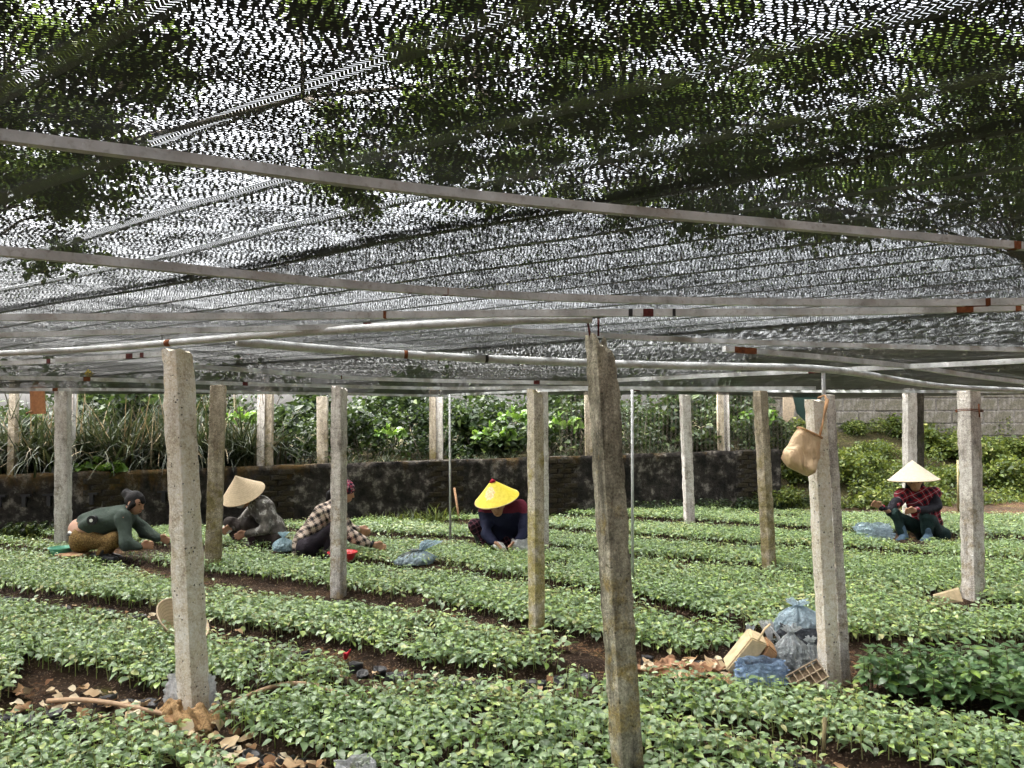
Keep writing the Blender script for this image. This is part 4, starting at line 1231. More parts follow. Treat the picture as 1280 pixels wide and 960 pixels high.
# ------------------------------------------------------------------ surfaces grown round a skeleton
def grow(name, prims, res, mat, k=0.03, wr=0.0, wsc=18.0, seed=0, origin=(0, 0, 0)):
    """prims: (p, q, r1, r2) tapered limbs or ('e', centre, radii, 3x3 rotation) -> one closed mesh"""
    lo = np.full(3, 1e9); hi = np.full(3, -1e9)
    items = []
    for pr in prims:
        if pr[0] == 'e':
            c = np.array(pr[1], float); rad = np.array(pr[2], float); Rt = np.array(pr[3], float) if len(pr) > 3 else np.eye(3)
            m = rad.max(); items.append(('e', c, rad, Rt)); a, b = c - m, c + m
        else:
            p = np.array(pr[0], float); q = np.array(pr[1], float); m = max(pr[2], pr[3])
            items.append(('c', p, q, pr[2], pr[3])); a, b = np.minimum(p, q) - m, np.maximum(p, q) + m
        lo = np.minimum(lo, a); hi = np.maximum(hi, b)
    pad = 4 * res + k + wr
    lo -= pad; hi += pad
    n = np.ceil((hi - lo) / res).astype(int) + 1
    ax = [lo[i] + np.arange(n[i]) * res for i in range(3)]
    D = np.full(n, 1.0, np.float32)
    for it in items:
        if it[0] == 'e': a, b = it[1] - it[2].max(), it[1] + it[2].max()
        else:
            m = max(it[3], it[4]); a, b = np.minimum(it[1], it[2]) - m, np.maximum(it[1], it[2]) + m
        i0 = np.maximum(np.floor((a - pad - lo) / res).astype(int), 0); i1 = np.minimum(np.ceil((b + pad - lo) / res).astype(int) + 1, n)
        sl = tuple(slice(i0[j], i1[j]) for j in range(3))
        G = np.stack(np.meshgrid(ax[0][sl[0]], ax[1][sl[1]], ax[2][sl[2]], indexing='ij'), -1)
        if it[0] == 'e':
            L = (G - it[1]) @ it[3]
            q = np.linalg.norm(L / it[2], axis=-1)
            d = (q - 1) * it[2].min()
        else:
            ba = it[2] - it[1]; h = np.clip(((G - it[1]) @ ba) / max(1e-9, ba @ ba), 0, 1)
            d = np.linalg.norm(G - it[1] - h[..., None] * ba, axis=-1) - (it[3] + (it[4] - it[3]) * h)
        o = D[sl]
        hh = np.maximum(k - np.abs(o - d), 0) / k
        D[sl] = np.minimum(o, d) - hh * hh * k * 0.25
    if wr:
        r_ = np.random.default_rng(seed)
        G = np.meshgrid(*ax, indexing='ij')
        W = np.zeros(D.shape, np.float32)
        for j in range(7):
            f = r_.normal(size=3); f = f / np.linalg.norm(f) * wsc * r_.uniform(.6, 2.2)
            ph = r_.uniform(0, 6.28); g2 = r_.normal(size=3) * wsc * .35
            W += np.sin(G[0] * f[0] + G[1] * f[1] + G[2] * f[2] + ph + 1.3 * np.sin(G[0] * g2[0] + G[1] * g2[1] + G[2] * g2[2]))
        D = D + W * (wr / 3.0)
    S = D < 0
    # naive surface nets
    c8 = [(i, j, l) for i in (0, 1) for j in (0, 1) for l in (0, 1)]
    m1 = n - 1
    cnt = np.zeros(m1, np.int8)
    for i, j, l in c8: cnt += S[i:m1[0] + i, j:m1[1] + j, l:m1[2] + l]
    act = (cnt > 0) & (cnt < 8)
    idx = np.argwhere(act)
    vid = np.full(m1, -1, np.int64); vid[act] = np.arange(len(idx))
    acc = np.zeros((len(idx), 3)); num = np.zeros(len(idx))
    for a in c8:
        for axn in range(3):
            if a[axn]: continue
            b = list(a); b[axn] = 1
            va = D[idx[:, 0] + a[0], idx[:, 1] + a[1], idx[:, 2] + a[2]]; vb = D[idx[:, 0] + b[0], idx[:, 1] + b[1], idx[:, 2] + b[2]]
            cr = (va < 0) != (vb < 0)
            t = np.where(cr, va / np.where(cr, va - vb, 1), 0)
            pt = np.tile(np.array(a, float), (len(idx), 1)); pt[:, axn] = t
            acc[cr] += pt[cr]; num[cr] += 1
    V = lo + (idx + acc / num[:, None]) * res - np.array(origin, float)
    Q = []
    for axn in range(3):
        o1, o2 = [(1, 2), (2, 0), (0, 1)][axn]
        sa = [slice(1, m1[0]), slice(1, m1[1]), slice(1, m1[2])]
        sa[axn] = slice(0, m1[axn])
        sb = list(sa); sb[axn] = slice(1, m1[axn] + 1)
        A = S[tuple(sa)]; B = S[tuple(sb)]
        e = np.argwhere(A != B); flip = A[A != B]
        e = e + np.array([s_.start for s_ in sa])
        d1 = np.zeros(3, int); d1[o1] = 1; d2 = np.zeros(3, int); d2[o2] = 1
        g = lambda x: vid[x[:, 0], x[:, 1], x[:, 2]]
        q = np.stack([g(e - d1 - d2), g(e - d2), g(e), g(e - d1)], 1)
        q[~flip] = q[~flip][:, ::-1]
        Q.append(q)
    Q = np.concatenate(Q)
    # one pass of smoothing
    for _ in range(2):
        sm = np.zeros_like(V); c = np.zeros(len(V))
        for a, b in ((0, 1), (1, 2), (2, 3), (3, 0)):
            np.add.at(sm, Q[:, a], V[Q[:, b]]); np.add.at(c, Q[:, a], 1)
            np.add.at(sm, Q[:, b], V[Q[:, a]]); np.add.at(c, Q[:, b], 1)
        V = V * 0.5 + sm / c[:, None] * 0.5
    return mesh_np(name, V, [Q], mat, True)

# ------------------------------------------------------------------ people
M['skin'] = mat_plain('skin', (0.42, 0.23, 0.145), 0.55, 0.12, 20, 0.4, 0.05)
M['hair'] = mat_plain('hair', (0.006, 0.005, 0.005), 0.6, 0.4, 120, 0.25, 0.5)
M['eye'] = mat_plain('eye_dark', (0.02, 0.015, 0.012), 0.2, 0.1)
M['lip'] = mat_plain('lips', (0.28, 0.10, 0.08), 0.5, 0.1)
def mat_cloth(name, c, var=0.3, sc=14):
    t = NT(name); v = t.coord(); n = t.noise(v, sc, 6, 0.6)
    t.base(t.ramp(n, [(0.3, tuple(x * (1 - var) for x in c)), (0.7, tuple(min(1, x * (1 + var)) for x in c))]), 0.85, 0.2)
    t.bump(t.noise(v, 22, 5, 0.6, 1.0), 0.6, 0.02)
    return t.m
def mat_straw(name, c, rs=0.35):
    t = NT(name); v = t.coord()
    rad = t.new("ShaderNodeVectorMath", operation='LENGTH')
    vv = t.coord(scale=(1, 1, 0)); t.l.new(vv, rad.inputs[0])
    ringv = t.math('FRACT', t.math('MULTIPLY', rad.outputs["Value"], 62.0))
    n = t.noise(v, 40, 5, 0.7)
    col = t.ramp(n, [(0.3, tuple(x * .72 for x in c)), (0.7, c)])
    col = t.mix(t.ramp(ringv, [(0.0, rs), (0.3, 0.0)]), col, tuple(x * .5 for x in c))
    t.base(col, 0.75, 0.25)
    t.bump(t.math('ADD', ringv, n), 0.3, 0.004)
    return t.m
M['straw'] = mat_straw('palm_straw', (0.62, 0.50, 0.33))
M['straw_under'] = mat_straw('palm_straw_inside', (0.50, 0.38, 0.24))

def unit(v): return Vector(v).normalized()
def hand(prims, wrist, tip, side, sc=1.0, curl=0.5):
    """palm, four bent fingers and a thumb; side = direction across the palm towards the thumb"""
    w_ = Vector(wrist); d = unit(Vector(tip) - w_); s_ = Vector(side); s_ = unit(s_ - d * s_.dot(d)); nrm = d.cross(s_).normalized()
    if nrm.z > 0: nrm = -nrm
    P = lambda a, b, c: w_ + (d * a + s_ * b + nrm * c) * sc
    for b in (-.026, -.009, .009, .026): prims.append((P(.01, b * .7, 0), P(.075, b, 0), .014 * sc, .0125 * sc))
    for b, L in ((-.030, .055), (-.010, .072), (.010, .078), (.030, .068)):
        a1 = P(.078, b, 0); a2 = P(.078 + L * .5, b * 1.15, L * .2 * curl); a3 = P(.078 + L * (1 - .25 * curl), b * 1.2, L * .75 * curl)
        prims.append((a1, a2, .0098 * sc, .0088 * sc)); prims.append((a2, a3, .0088 * sc, .0072 * sc))
    prims.append((P(.02, .028, .002), P(.055, .052, .012), .013 * sc, .0105 * sc)); prims.append((P(.055, .052, .012), P(.092, .052, .028), .0105 * sc, .008 * sc))

def conical_hat(parent, root, apex, rim_c, radius, mat, under, name='conical_hat', tip=None, tipmat=None, band=True):
    ax = unit(apex - rim_c); H = (apex - rim_c).length
    q = ax.to_track_quat('Z', 'Y').to_matrix()
    n = 48; rows = 14; V = []; Fa = []
    for side in (0, 1):
        for i in range(rows + 1):
            t = i / rows
            for k in range(n):
                a = 2 * math.pi * k / n
                rad = radius * t * (1 + 0.012 * math.sin(a * 3)) + .002 - side * .003
                z = H * (1 - t ** 0.97) - side * 0.005 + 0.004 * math.sin(a * 2 + 1) * t
                V.append((math.cos(a) * rad, math.sin(a) * rad, z))
    off = (rows + 1) * n
    for side in (0, 1):
        for i in range(rows):
            for k in range(n):
                f = (side * off + i * n + k, side * off + (i + 1) * n + k, side * off + (i + 1) * n + (k + 1) % n, side * off + i * n + (k + 1) % n)
                Fa.append(f if side == 0 else f[::-1])
    for k in range(n): Fa.append((rows * n + k, off + rows * n + k, off + rows * n + (k + 1) % n, rows * n + (k + 1) % n))
    Fa.append(tuple(range(n))[::-1])
    me = mesh_py(name, V, Fa, mat)
    me.materials.append(under)
    for p in me.polygons:
        if min(p.vertices) >= off: p.material_index = 1
    try: me.set_sharp_from_angle(angle=R(50))
    except Exception: pass
    o = obj(name, me, parent)
    o.matrix_local = Matrix.Translation(rim_c - root) @ q.to_4x4()
    mb = MB(); mb.tube([(math.cos(a) * radius * 1.004, math.sin(a) * radius * 1.004, 0) for a in np.linspace(0, 2 * math.pi, 41)], .005, 6, False)
    mb.build('rim', under, o)
    if tip:
        mb = MB(); mb.tube([(0, 0, H * (1 - tip) + .004), (0, 0, H + .006)], [radius * tip + .004, .003], 16); mb.build('hat_tip', tipmat, o)
    return o

def person(label, Y, base_px, J, mats, scale=1.0, face=(1, 0, 0), cat='person', jacket_over=1.0, hair=None, hat=None, bare=(), sleeve=None, wr=.017):
    """J: joints as (px, py, depth offset)"""
    W = {k: at_y(v[0], v[1], Y + (v[2] if len(v) > 2 else 0)) for k, v in J.items()}
    root = at_z(*base_px); root.y = Y; root.z = 0
    root.x = at_y(base_px[0], base_px[1], Y).x
    t = thing('person', label, cat, root)
    fdir = unit(face); up = Vector((0, 0, 1))
    latn = unit(W['sh_n'] - W['sh_f'])
    # --- body: one continuous surface
    B = []
    hd = W['head']
    hu = unit((hd - W['neck'])); hu = unit(hu * .5 + up * .8)
    f2 = unit(fdir - hu * fdir.dot(hu)); sd = hu.cross(f2)
    Rm = [[f2.x, sd.x, hu.x], [f2.y, sd.y, hu.y], [f2.z, sd.z, hu.z]]
    B.append(('e', hd + hu * .015, (.097, .077, .105), Rm))
    B.append(('e', hd + f2 * .03 - hu * .055, (.062, .056, .062), Rm))
    B.append((hd + f2 * .088 + hu * .012, hd + f2 * .110 - hu * .028, .010, .014))
    B.append((hd + f2 * .08 - hu * .068 + sd * .015, hd + f2 * .08 - hu * .068 - sd * .015, .013, .013))
    for s_ in (-1, 1): B.append(('e', hd + sd * .078 * s_ - f2 * .005 - hu * .01, (.016, .009, .03), Rm))
    B.append((hd - f2 * .02 - hu * .05, W['neck'], .05, .052))
    B.append((W['neck'], W['chest'], .06, .10)); B.append((W['chest'], W['waist'], .11, .105)); B.append((W['waist'], W['pelvis'], .105, .12))
    B.append((W['sh_n'], W['sh_f'], .06, .06)); B.append((W['hip_n'], W['hip_f'], .105, .105))
    for s_ in 'nf':
        B.append((W['sh_' + s_], W['el_' + s_], .044, .036)); B.append((W['el_' + s_], W['wr_' + s_], .036, .025))
        B.append((W['hip_' + s_], W['kn_' + s_], .075, .05)); B.append((W['kn_' + s_], W['an_' + s_], .045, .035)); B.append((W['an_' + s_], W['to_' + s_], .032, .028))
        hand(B, W['wr_' + s_], W['ha_' + s_], up * .8 + fdir * .3, 1.0)
    obj('body', grow('body', B, .0085, M['skin'], .018, origin=root), t)
    for s_ in (-1, 1):
        e = MB()
        c = hd + f2 * .082 + sd * .032 * s_ + hu * .012 - root
        for i in range(5):
            pass
        e.tube([c + sd * .016, c, c - sd * .016], [.003, .008, .003], 6); e.build('eye', M['eye'], t)
        e = MB(); e.tube([c + sd * .02 + hu * .022, c + hu * .027 + f2 * .004, c - sd * .02 + hu * .022], .004, 5); e.build('eyebrow', M['hair'], t)
    e = MB(); c = hd + f2 * .092 - hu * .062 - root; e.tube([c + sd * .02, c + f2 * .003, c - sd * .02], [.003, .006, .003], 6); e.build('mouth', M['lip'], t)
    # --- jacket or shirt
    g = jacket_over
    Jk = [(W['neck'], W['chest'], .075 * g, .125 * g), (W['chest'], W['waist'], .135 * g, .13 * g), (W['sh_n'], W['sh_f'], .078 * g, .078 * g),
          (W['chest'] + latn * .07, W['waist'] + latn * .06, .11 * g, .115 * g), (W['chest'] - latn * .07, W['waist'] - latn * .06, .11 * g, .115 * g)]
    if 'hem' in W: Jk.append((W['waist'], W['hem'], .13 * g, .14 * g))
    Sl = []
    for s_ in 'nf':
        cuff = W['el_' + s_].lerp(W['wr_' + s_], .93)
        Sl += [(W['sh_' + s_], W['el_' + s_], .066 * g, .056 * g)]
        (Sl if sleeve else Jk).append((W['el_' + s_], cuff, .056 * g, .042 * g))
        if not sleeve: Jk += [Sl.pop()]
    if sleeve:
        Jk += [(W['sh_' + s_], W['sh_' + s_].lerp(W['el_' + s_], .55), .068 * g, .062 * g) for s_ in 'nf']
    obj('jacket', grow('jacket', Jk, .0095, mats['jacket'], .035, wr, 20, 3, origin=root), t)
    if sleeve:
        for s_ in 'nf':
            cuff = W['el_' + s_].lerp(W['wr_' + s_], .95)
            obj('sleeve', grow('sleeve', [(W['sh_' + s_].lerp(W['el_' + s_], .45), W['el_' + s_], .058, .055), (W['el_' + s_], cuff, .055, .042)], .009, sleeve, .03, wr, 22, 5, origin=root), t)
    for s_ in 'nf':   # cuffs
        a = W['el_' + s_].lerp(W['wr_' + s_], .86); b = W['el_' + s_].lerp(W['wr_' + s_], .97)
        e = MB(); e.tube([a - root, b - root], [.043, .04], 12); e.build('cuff', mats.get('cuff', mats['jacket']), t)
    # --- trousers
    Tr = [(W['hip_n'], W['hip_f'], .125, .125), (W['pelvis'], W['waist'].lerp(W['pelvis'], .35), .13, .122)]
    for s_ in 'nf':
        Tr += [(W['hip_' + s_], W['kn_' + s_], .098, .068), (W['kn_' + s_], W['kn_' + s_].lerp(W['an_' + s_], .8), .066, .05)]
    obj('trousers', grow('trousers', Tr, .0095, mats['trousers'], .03, wr * .8, 20, 4, origin=root), t)
    for s_ in 'nf':
        k_, a_, o_ = W['kn_' + s_], W['an_' + s_], W['to_' + s_]
        obj('boot', grow('boot', [(k_.lerp(a_, mats.get('boot_top', .6)), a_, .056, .05), (a_, o_, .045, .04), (a_ - (o_ - a_) * .25, o_, .038, .038)], .009, mats['boots'], .02, .003, 25, origin=root), t)
    return t, W, root, (hd, f2, sd, hu)

def hair_cap(t, root, H, parts, mat, name='hair'):
    hd, f2, sd, hu = H
    Rm = [[f2.x, sd.x, hu.x], [f2.y, sd.y, hu.y], [f2.z, sd.z, hu.z]]
    pr = [('e', hd - f2 * .018 + hu * .03, (.105, .088, .102), Rm)]
    for a, b, r1, r2 in parts: pr.append((hd + f2 * a[0] + sd * a[1] + hu * a[2], hd + f2 * b[0] + sd * b[1] + hu * b[2], r1, r2))
    return obj(name, grow(name, pr, .009, mat, .02, .004, 40, 2, origin=root), t)

black_boot = mat_plain('rubber_black', (0.014, 0.015, 0.018), 0.35, 0.3, 20, 0.5)
# 1 green jacket, left
J1 = dict(head=(169, 629), neck=(157, 640), chest=(146, 648), waist=(114, 656), pelvis=(103, 672), sh_n=(153, 648, -.17), sh_f=(162, 646, .17), el_n=(158, 681, -.24), wr_n=(177, 683, -.2), ha_n=(195, 680, -.2),
          el_f=(181, 665, .2), wr_f=(199, 672, .14), ha_f=(216, 678, .12), hip_n=(103, 677, -.11), hip_f=(104, 675, .12), kn_n=(143, 675, -.17), kn_f=(150, 672, .14), an_n=(122, 696, -.15), an_f=(128, 694, .14), to_n=(143, 700, -.17), to_f=(148, 698, .15))
M['green_jacket'] = mat_cloth('green_jacket', (0.055, 0.075, 0.062), .25)
pr = person('worker in dark green jacket and brown patterned trousers squatting at left, bare-headed', 8.4, (125, 702), J1,
            dict(jacket=M['green_jacket'], trousers=mat_pattern('brown_pattern', (0.16, 0.10, 0.035), (0.10, 0.06, 0.022), (0.23, 0.155, 0.06), 110), boots=black_boot, boot_top=.25), face=(.9, -.25, -.45), jacket_over=1.06, wr=.014)
t, W, root, H = pr
hair_cap(t, root, H, [((-.08, 0, .05), (-.14, 0, .06), .05, .05), ((.02, -.06, 0), (.0, -.07, -.06), .03, .02), ((.02, .06, 0), (.0, .07, -.06), .03, .02), ((.06, 0, .08), (.1, 0, .05), .03, .02)], M['hair'])
# bare strip of back, underwear band
a = at_y(100, 659, 8.4 - .16); b = at_y(113, 664, 8.4 - .21)
obj('lower_back', grow('lower_back', [(at_y(100, 661, 8.42), at_y(107, 664, 8.36), .115, .12)], .01, M['skin'], .02, origin=root), t)
mb = MB(); ctr = at_y(100, 667, 8.40) - root
mb.tube([ctr + Vector((-.05 + .016 * k, -.122 - .012 * math.sin(k * .6), .035 - .008 * k)) for k in range(8)], .016, 8, flat=1.0); mb.build('underwear_band', mat_plain('white_cotton', (.7, .7, .68), .9, .1), t)
mb = MB(); mb.tube([ctr + Vector((-.06 + .02 * k, -.126 - .014 * math.sin(k * .6), .014 - .008 * k)) for k in range(8)], .010, 8); mb.build('waistband', M['netdark'], t)
# round emblem on the jacket
mb = MB(); ec = at_y(114.5, 650.5, 8.4 - .225) - root
for r0, r1, nm, mm, dz in ((0.0, .018, 'emblem_centre', mat_plain('emblem_white', (.75, .75, .72), .6, .05), .006), (.018, .05, 'emblem_ring', M['netdark'], .0)):
    mb = MB(); V = []; Fa = []
    n = 28
    for k in range(n):
        a_ = 2 * math.pi * k / n
        for rr_ in (max(r0, .0005), r1): V.append(ec + Vector((math.cos(a_) * rr_, -dz - .008, math.sin(a_) * rr_)))
    for k in range(n): Fa.append((2 * k, 2 * k + 1, 2 * ((k + 1) % n) + 1, 2 * ((k + 1) % n)))
    mb.add(V, Fa); V2 = [v + Vector((0, .05, 0)) for v in V]; mb.add([v for v in V[1::2]] + [v for v in V2[1::2]], [(k, n + k, n + (k + 1) % n, (k + 1) % n) for k in range(n)])
    mb.build(nm, mm, t)

# 2 straw hat and mask
J2 = dict(head=(304, 622), neck=(318, 629), chest=(329, 637), waist=(343, 662), pelvis=(341, 676), sh_n=(327, 631, -.13), sh_f=(319, 630, .19), el_n=(332, 661, -.22), wr_n=(309, 667, -.22), ha_n=(295, 671, -.22),
          el_f=(303, 655, .2), wr_f=(292, 660, .12), ha_f=(280, 664, .1), hip_n=(340, 677, -.1), hip_f=(336, 676, .13), kn_n=(310, 655, -.13), kn_f=(288, 653, .17), an_n=(319, 683, -.13), an_f=(300, 683, .15), to_n=(305, 686, -.14), to_f=(287, 686, .16))
t2 = NT('grey_camo'); v = t2.coord(); n_c = t2.noise(v, 9, 4, .6)
t2.base(t2.ramp(n_c, [(.35, (.04, .037, .032)), (.46, (.10, .092, .08)), (.55, (.15, .14, .125)), (.58, (.46, .45, .42)), (.64, (.12, .115, .10))]), .85, .2); t2.bump(t2.noise(v, 22, 5), .6, .02)
t, W, root, H = person('worker in pale conical straw hat, white mask and dark grey camouflage jacket', 9.2, (320, 687), J2,
                       dict(jacket=t2.m, trousers=mat_cloth('brown_trousers', (.035, .028, .024)), boots=mat_plain('plum_boots', (.035, .015, .022), .4, .3)), face=(-.9, -.35, -.35))
hair_cap(t, root, H, [((-.07, 0, 0), (-.1, 0, -.1), .06, .05)], M['hair'])
hd, f2, sd, hu = H
obj('face_mask', grow('face_mask', [('e', hd + f2 * .045 - hu * .05, (.068, .07, .06), [[f2.x, sd.x, hu.x], [f2.y, sd.y, hu.y], [f2.z, sd.z, hu.z]])], .008, mat_plain('white_mask', (.62, .62, .60), .9, .1), .01, origin=root), t)
gl = []; hand(gl, W['wr_f'], W['ha_f'], (0, 0, 1), 1.14); obj('glove', grow('glove', gl, .008, mat_plain('white_glove', (.6, .6, .57), .9, .15), .012, origin=root), t)
conical_hat(t, root, at_y(294.4, 594.5, 9.0), at_y(304, 617, 9.12), .255, M['straw'], M['straw_under'])

# 3 checked shirt and headscarf
J3 = dict(head=(431, 615), neck=(420, 630), chest=(409, 642), waist=(387, 670), pelvis=(384, 681), sh_n=(416, 640, -.17), sh_f=(425, 637, .17), el_n=(441, 671, -.22), wr_n=(467, 681, -.18), ha_n=(484, 686, -.16),
          el_f=(438, 662, .24), wr_f=(448, 661, .22), ha_f=(460, 666, .2), hip_n=(385, 683, -.11), hip_f=(387, 682, .12), kn_n=(417, 660, -.14), kn_f=(423, 661, .12), an_n=(411, 690, -.13), an_f=(417, 690, .13), to_n=(430, 694, -.14), to_f=(436, 694, .14), hem=(381, 684))
t, W, root, H = person('worker in beige and black checked shirt with pink patterned headscarf, reaching right', 8.64, (400, 697), J3,
                       dict(jacket=mat_plaid('beige_check', (.50, .40, .32), (.02, .02, .024), (.62, .55, .48), .075), trousers=mat_cloth('dark_trousers', (.022, .018, .024)), boots=mat_plain('grey_boots', (.09, .08, .07), .6, .3), cuff=M['netdark']), face=(1, -.12, -.15))
hd, f2, sd, hu = H
hair_cap(t, root, H, [((-.08, 0, -.03), (-.15, 0, -.06), .06, .045), ((-.15, 0, -.06), (-.17, 0, -.14), .045, .025)], M['hair'])
obj('headscarf', grow('headscarf', [('e', hd - f2 * .008 + hu * .042, (.112, .094, .10), [[f2.x, sd.x, hu.x], [f2.y, sd.y, hu.y], [f2.z, sd.z, hu.z]]), (hd - f2 * .1 + hu * .02, hd - f2 * .16 - hu * .02, .03, .02)], .009, mat_pattern('scarf_pattern', (.32, .05, .09), (.03, .02, .04), (.45, .25, .28), 55), .02, origin=root), t)

# 4 yellow hat
J4 = dict(head=(621, 632, -.12), neck=(629, 634, -.02), chest=(631, 643, .0), waist=(634, 664, .14), pelvis=(634, 676, .18), sh_n=(609, 641, -.02), sh_f=(652, 635, .0), el_n=(607, 667, -.16), wr_n=(618, 679, -.28), ha_n=(626, 686, -.34),
          el_f=(657, 665, -.16), wr_f=(646, 679, -.28), ha_f=(636, 686, -.34), hip_n=(622, 679, .14), hip_f=(647, 679, .14), kn_n=(593, 656, -.02), kn_f=(664, 657, .0), an_n=(604, 687, -.02), an_f=(657, 687, .0), to_n=(600, 691, -.2), to_f=(660, 691, -.2))
tn = NT('navy_maroon'); v = tn.coord(); sp_ = tn.new("ShaderNodeSeparateXYZ"); tn.l.new(v, sp_.inputs[0])
yk = tn.math('ADD', sp_.outputs[2], tn.math('MULTIPLY', tn.noise(v, 9, 3), .05))
tn.base(tn.ramp(tn.math('GREATER_THAN', yk, .50), [(0, (.016, .019, .045)), (1, (.12, .016, .032))]), .85, .2); tn.bump(tn.noise(v, 22, 5), .6, .02)
t, W, root, H = person('worker in bright yellow conical hat and navy jacket with maroon shoulders', 8.9, (630, 692), J4,
                       dict(jacket=tn.m, trousers=mat_plaid('maroon_check', (.05, .012, .022), (.008, .008, .012), (.2, .1, .12), .05), boots=black_boot, boot_top=.3), face=(-.15, -.9, -.6), jacket_over=1.05)
hair_cap(t, root, H, [((-.08, 0, -.03), (-.1, 0, -.1), .06, .05)], M['hair'])
gl = []; hand(gl, W['wr_n'], W['ha_n'], (1, 0, .2), 1.14); obj('glove', grow('glove', gl, .008, mat_plain('white_glove2', (.6, .6, .57), .9, .15), .012, origin=root), t)
def mat_yellowhat():
    tt = NT('yellow_hat'); v = tt.coord()
    n = tt.noise(v, 35, 4)
    col = tt.ramp(n, [(.3, (.62, .50, .03)), (.7, (.78, .66, .07))])
    sp_ = tt.new("ShaderNodeSeparateXYZ"); tt.l.new(v, sp_.inputs[0])
    # pale printed flower on the front of the hat
    dx = tt.math('SUBTRACT', sp_.outputs[0], 0.02); dy = tt.math('ADD', sp_.outputs[1], 0.12)
    rd = tt.math('SQRT', tt.math('ADD', tt.math('MULTIPLY', dx, dx), tt.math('MULTIPLY', dy, dy)))
    m_ = tt.math('LESS_THAN', tt.math('ADD', rd, tt.math('MULTIPLY', tt.noise(v, 22, 3), .09)), .10)
    col = tt.mix(tt.math('MULTIPLY', m_, .7), col, tt.ramp(tt.noise(v, 60, 3), [(.4, (.75, .68, .52)), (.6, (.62, .38, .25))]))
    tt.base(col, .45, .4)
    return tt.m
conical_hat(t, root, at_y(615, 599, 8.70), at_y(621, 623, 8.77), .255, mat_yellowhat(), M['straw_under'], tip=.14, tipmat=mat_plain('red_tip', (.45, .02, .04), .5, .1))

# 5 straw hat, red plaid
J5 = dict(head=(1143, 602, -.06), neck=(1147, 613, .0), chest=(1149, 624, .02), waist=(1159, 654, .1), pelvis=(1163, 664, .12), sh_n=(1129, 618, .0), sh_f=(1168, 616, .02), el_n=(1112, 640, -.12), wr_n=(1101, 634, -.2), ha_n=(1088, 627, -.22),
          el_f=(1171, 635, -.14), wr_f=(1143, 638, -.3), ha_f=(1128, 639, -.32), hip_n=(1157, 667, .1), hip_f=(1174, 667, .06), kn_n=(1119, 643, -.12), kn_f=(1157, 646, -.22), an_n=(1130, 671, -.14), an_f=(1160, 671, -.2), to_n=(1124, 677, -.28), to_f=(1155, 677, -.34))
t, W, root, H = person('worker in conical straw hat and red plaid shirt squatting before the right bank', 9.66, (1150, 680), J5,
                       dict(jacket=mat_plaid('red_plaid', (.30, .018, .03), (.015, .013, .02), (.4, .3, .32), .09), trousers=mat_cloth('green_trousers', (.012, .028, .026)), boots=mat_plain('blue_socks', (.07, .12, .17), .7, .3), boot_top=.62), face=(-.35, -.9, -.25), sleeve=mat_cloth('dark_sleeve', (.022, .022, .028)))
hair_cap(t, root, H, [((-.08, .05, -.03), (-.08, .08, -.16), .05, .05), ((-.06, -.06, -.03), (-.05, -.08, -.14), .04, .04)], M['hair'])
conical_hat(t, root, at_y(1140, 575, 9.6), at_y(1142, 599.5, 9.6), .292, mat_straw('pale_straw', (.60, .54, .42)), M['straw_under'])
# ------------------------------------------------------------------ small things
M['film_blue'] = mat_film('blue_film', (0.58, 0.73, 0.86), .85, .15)
M['film_deep'] = mat_film('deep_blue_film', (0.40, 0.56, 0.80), .82, .15)
M['film_grey'] = mat_film('grey_film', (0.62, 0.67, 0.69), .85, .15)
M['film_white'] = mat_film('white_film', (0.80, 0.84, 0.88), .9)
M['film_dark'] = mat_film('dark_film', (0.10, 0.11, 0.13), .9)
M['film_teal'] = mat_film('teal_film', (0.50, 0.70, 0.78), .85, .15)
M['inner'] = mat_plain('bag_content', (0.14, 0.16, 0.15), .9, .5)

def bag_mesh(seed, w_, d_, h_, neck=.82, knot=True, crumple=.16, lean=0.0):
    n = 72; rows = 36; V = []; Fa = []
    for i in range(rows + 1):
        t = i / rows
        if knot:
            if t < neck:
                u = t / neck; r = (min(1, (u * 6) ** .5) if u < .17 else 1.0) * (1 - max(0, u - .45) / .55 * .0) * math.cos(max(0, (u - .35) / .65) * math.pi / 2) ** .8
                r = max(r, .10)
            else:
                u = (t - neck) / (1 - neck); r = .10 + .34 * u
        else:
            r = min(1, (t * 7) ** .5) * (1 - .30 * max(0, t - .5))
        for k in range(n):
            a = 2 * math.pi * k / n
            pl = math.sin(a * 11 + seed) * .05 + math.sin(a * 17 + seed * 2) * .035
            pl *= (1.2 * t + (1.6 if t > .55 else 0)) if knot else .08
            q = Vector((math.cos(a) * 1.6 + seed * 3.3, math.sin(a) * 1.6, t * 3.2))
            cr = mnoise.noise(q) * crumple + abs(mnoise.noise(q * 2.2)) * crumple * 1.1 + abs(mnoise.noise(q * 4.6 + Vector((3, 1, 7)))) * crumple * .6 - crumple * .35
            rr_ = r * (1 + cr) + pl * min(1, r * 1.4)
            x = math.cos(a) * rr_ * w_ / 2 + lean * t * t * h_; y = math.sin(a) * rr_ * d_ / 2
            z = t * h_ * (1 + .10 * mnoise.noise(Vector((math.cos(a) * 2, math.sin(a) * 2, seed)))) if i else 0
            V.append((x, y, z))
    for i in range(rows):
        for k in range(n): Fa.append((i * n + k, i * n + (k + 1) % n, (i + 1) * n + (k + 1) % n, (i + 1) * n + k))
    Fa.append(tuple(range(n))[::-1])
    return V, Fa
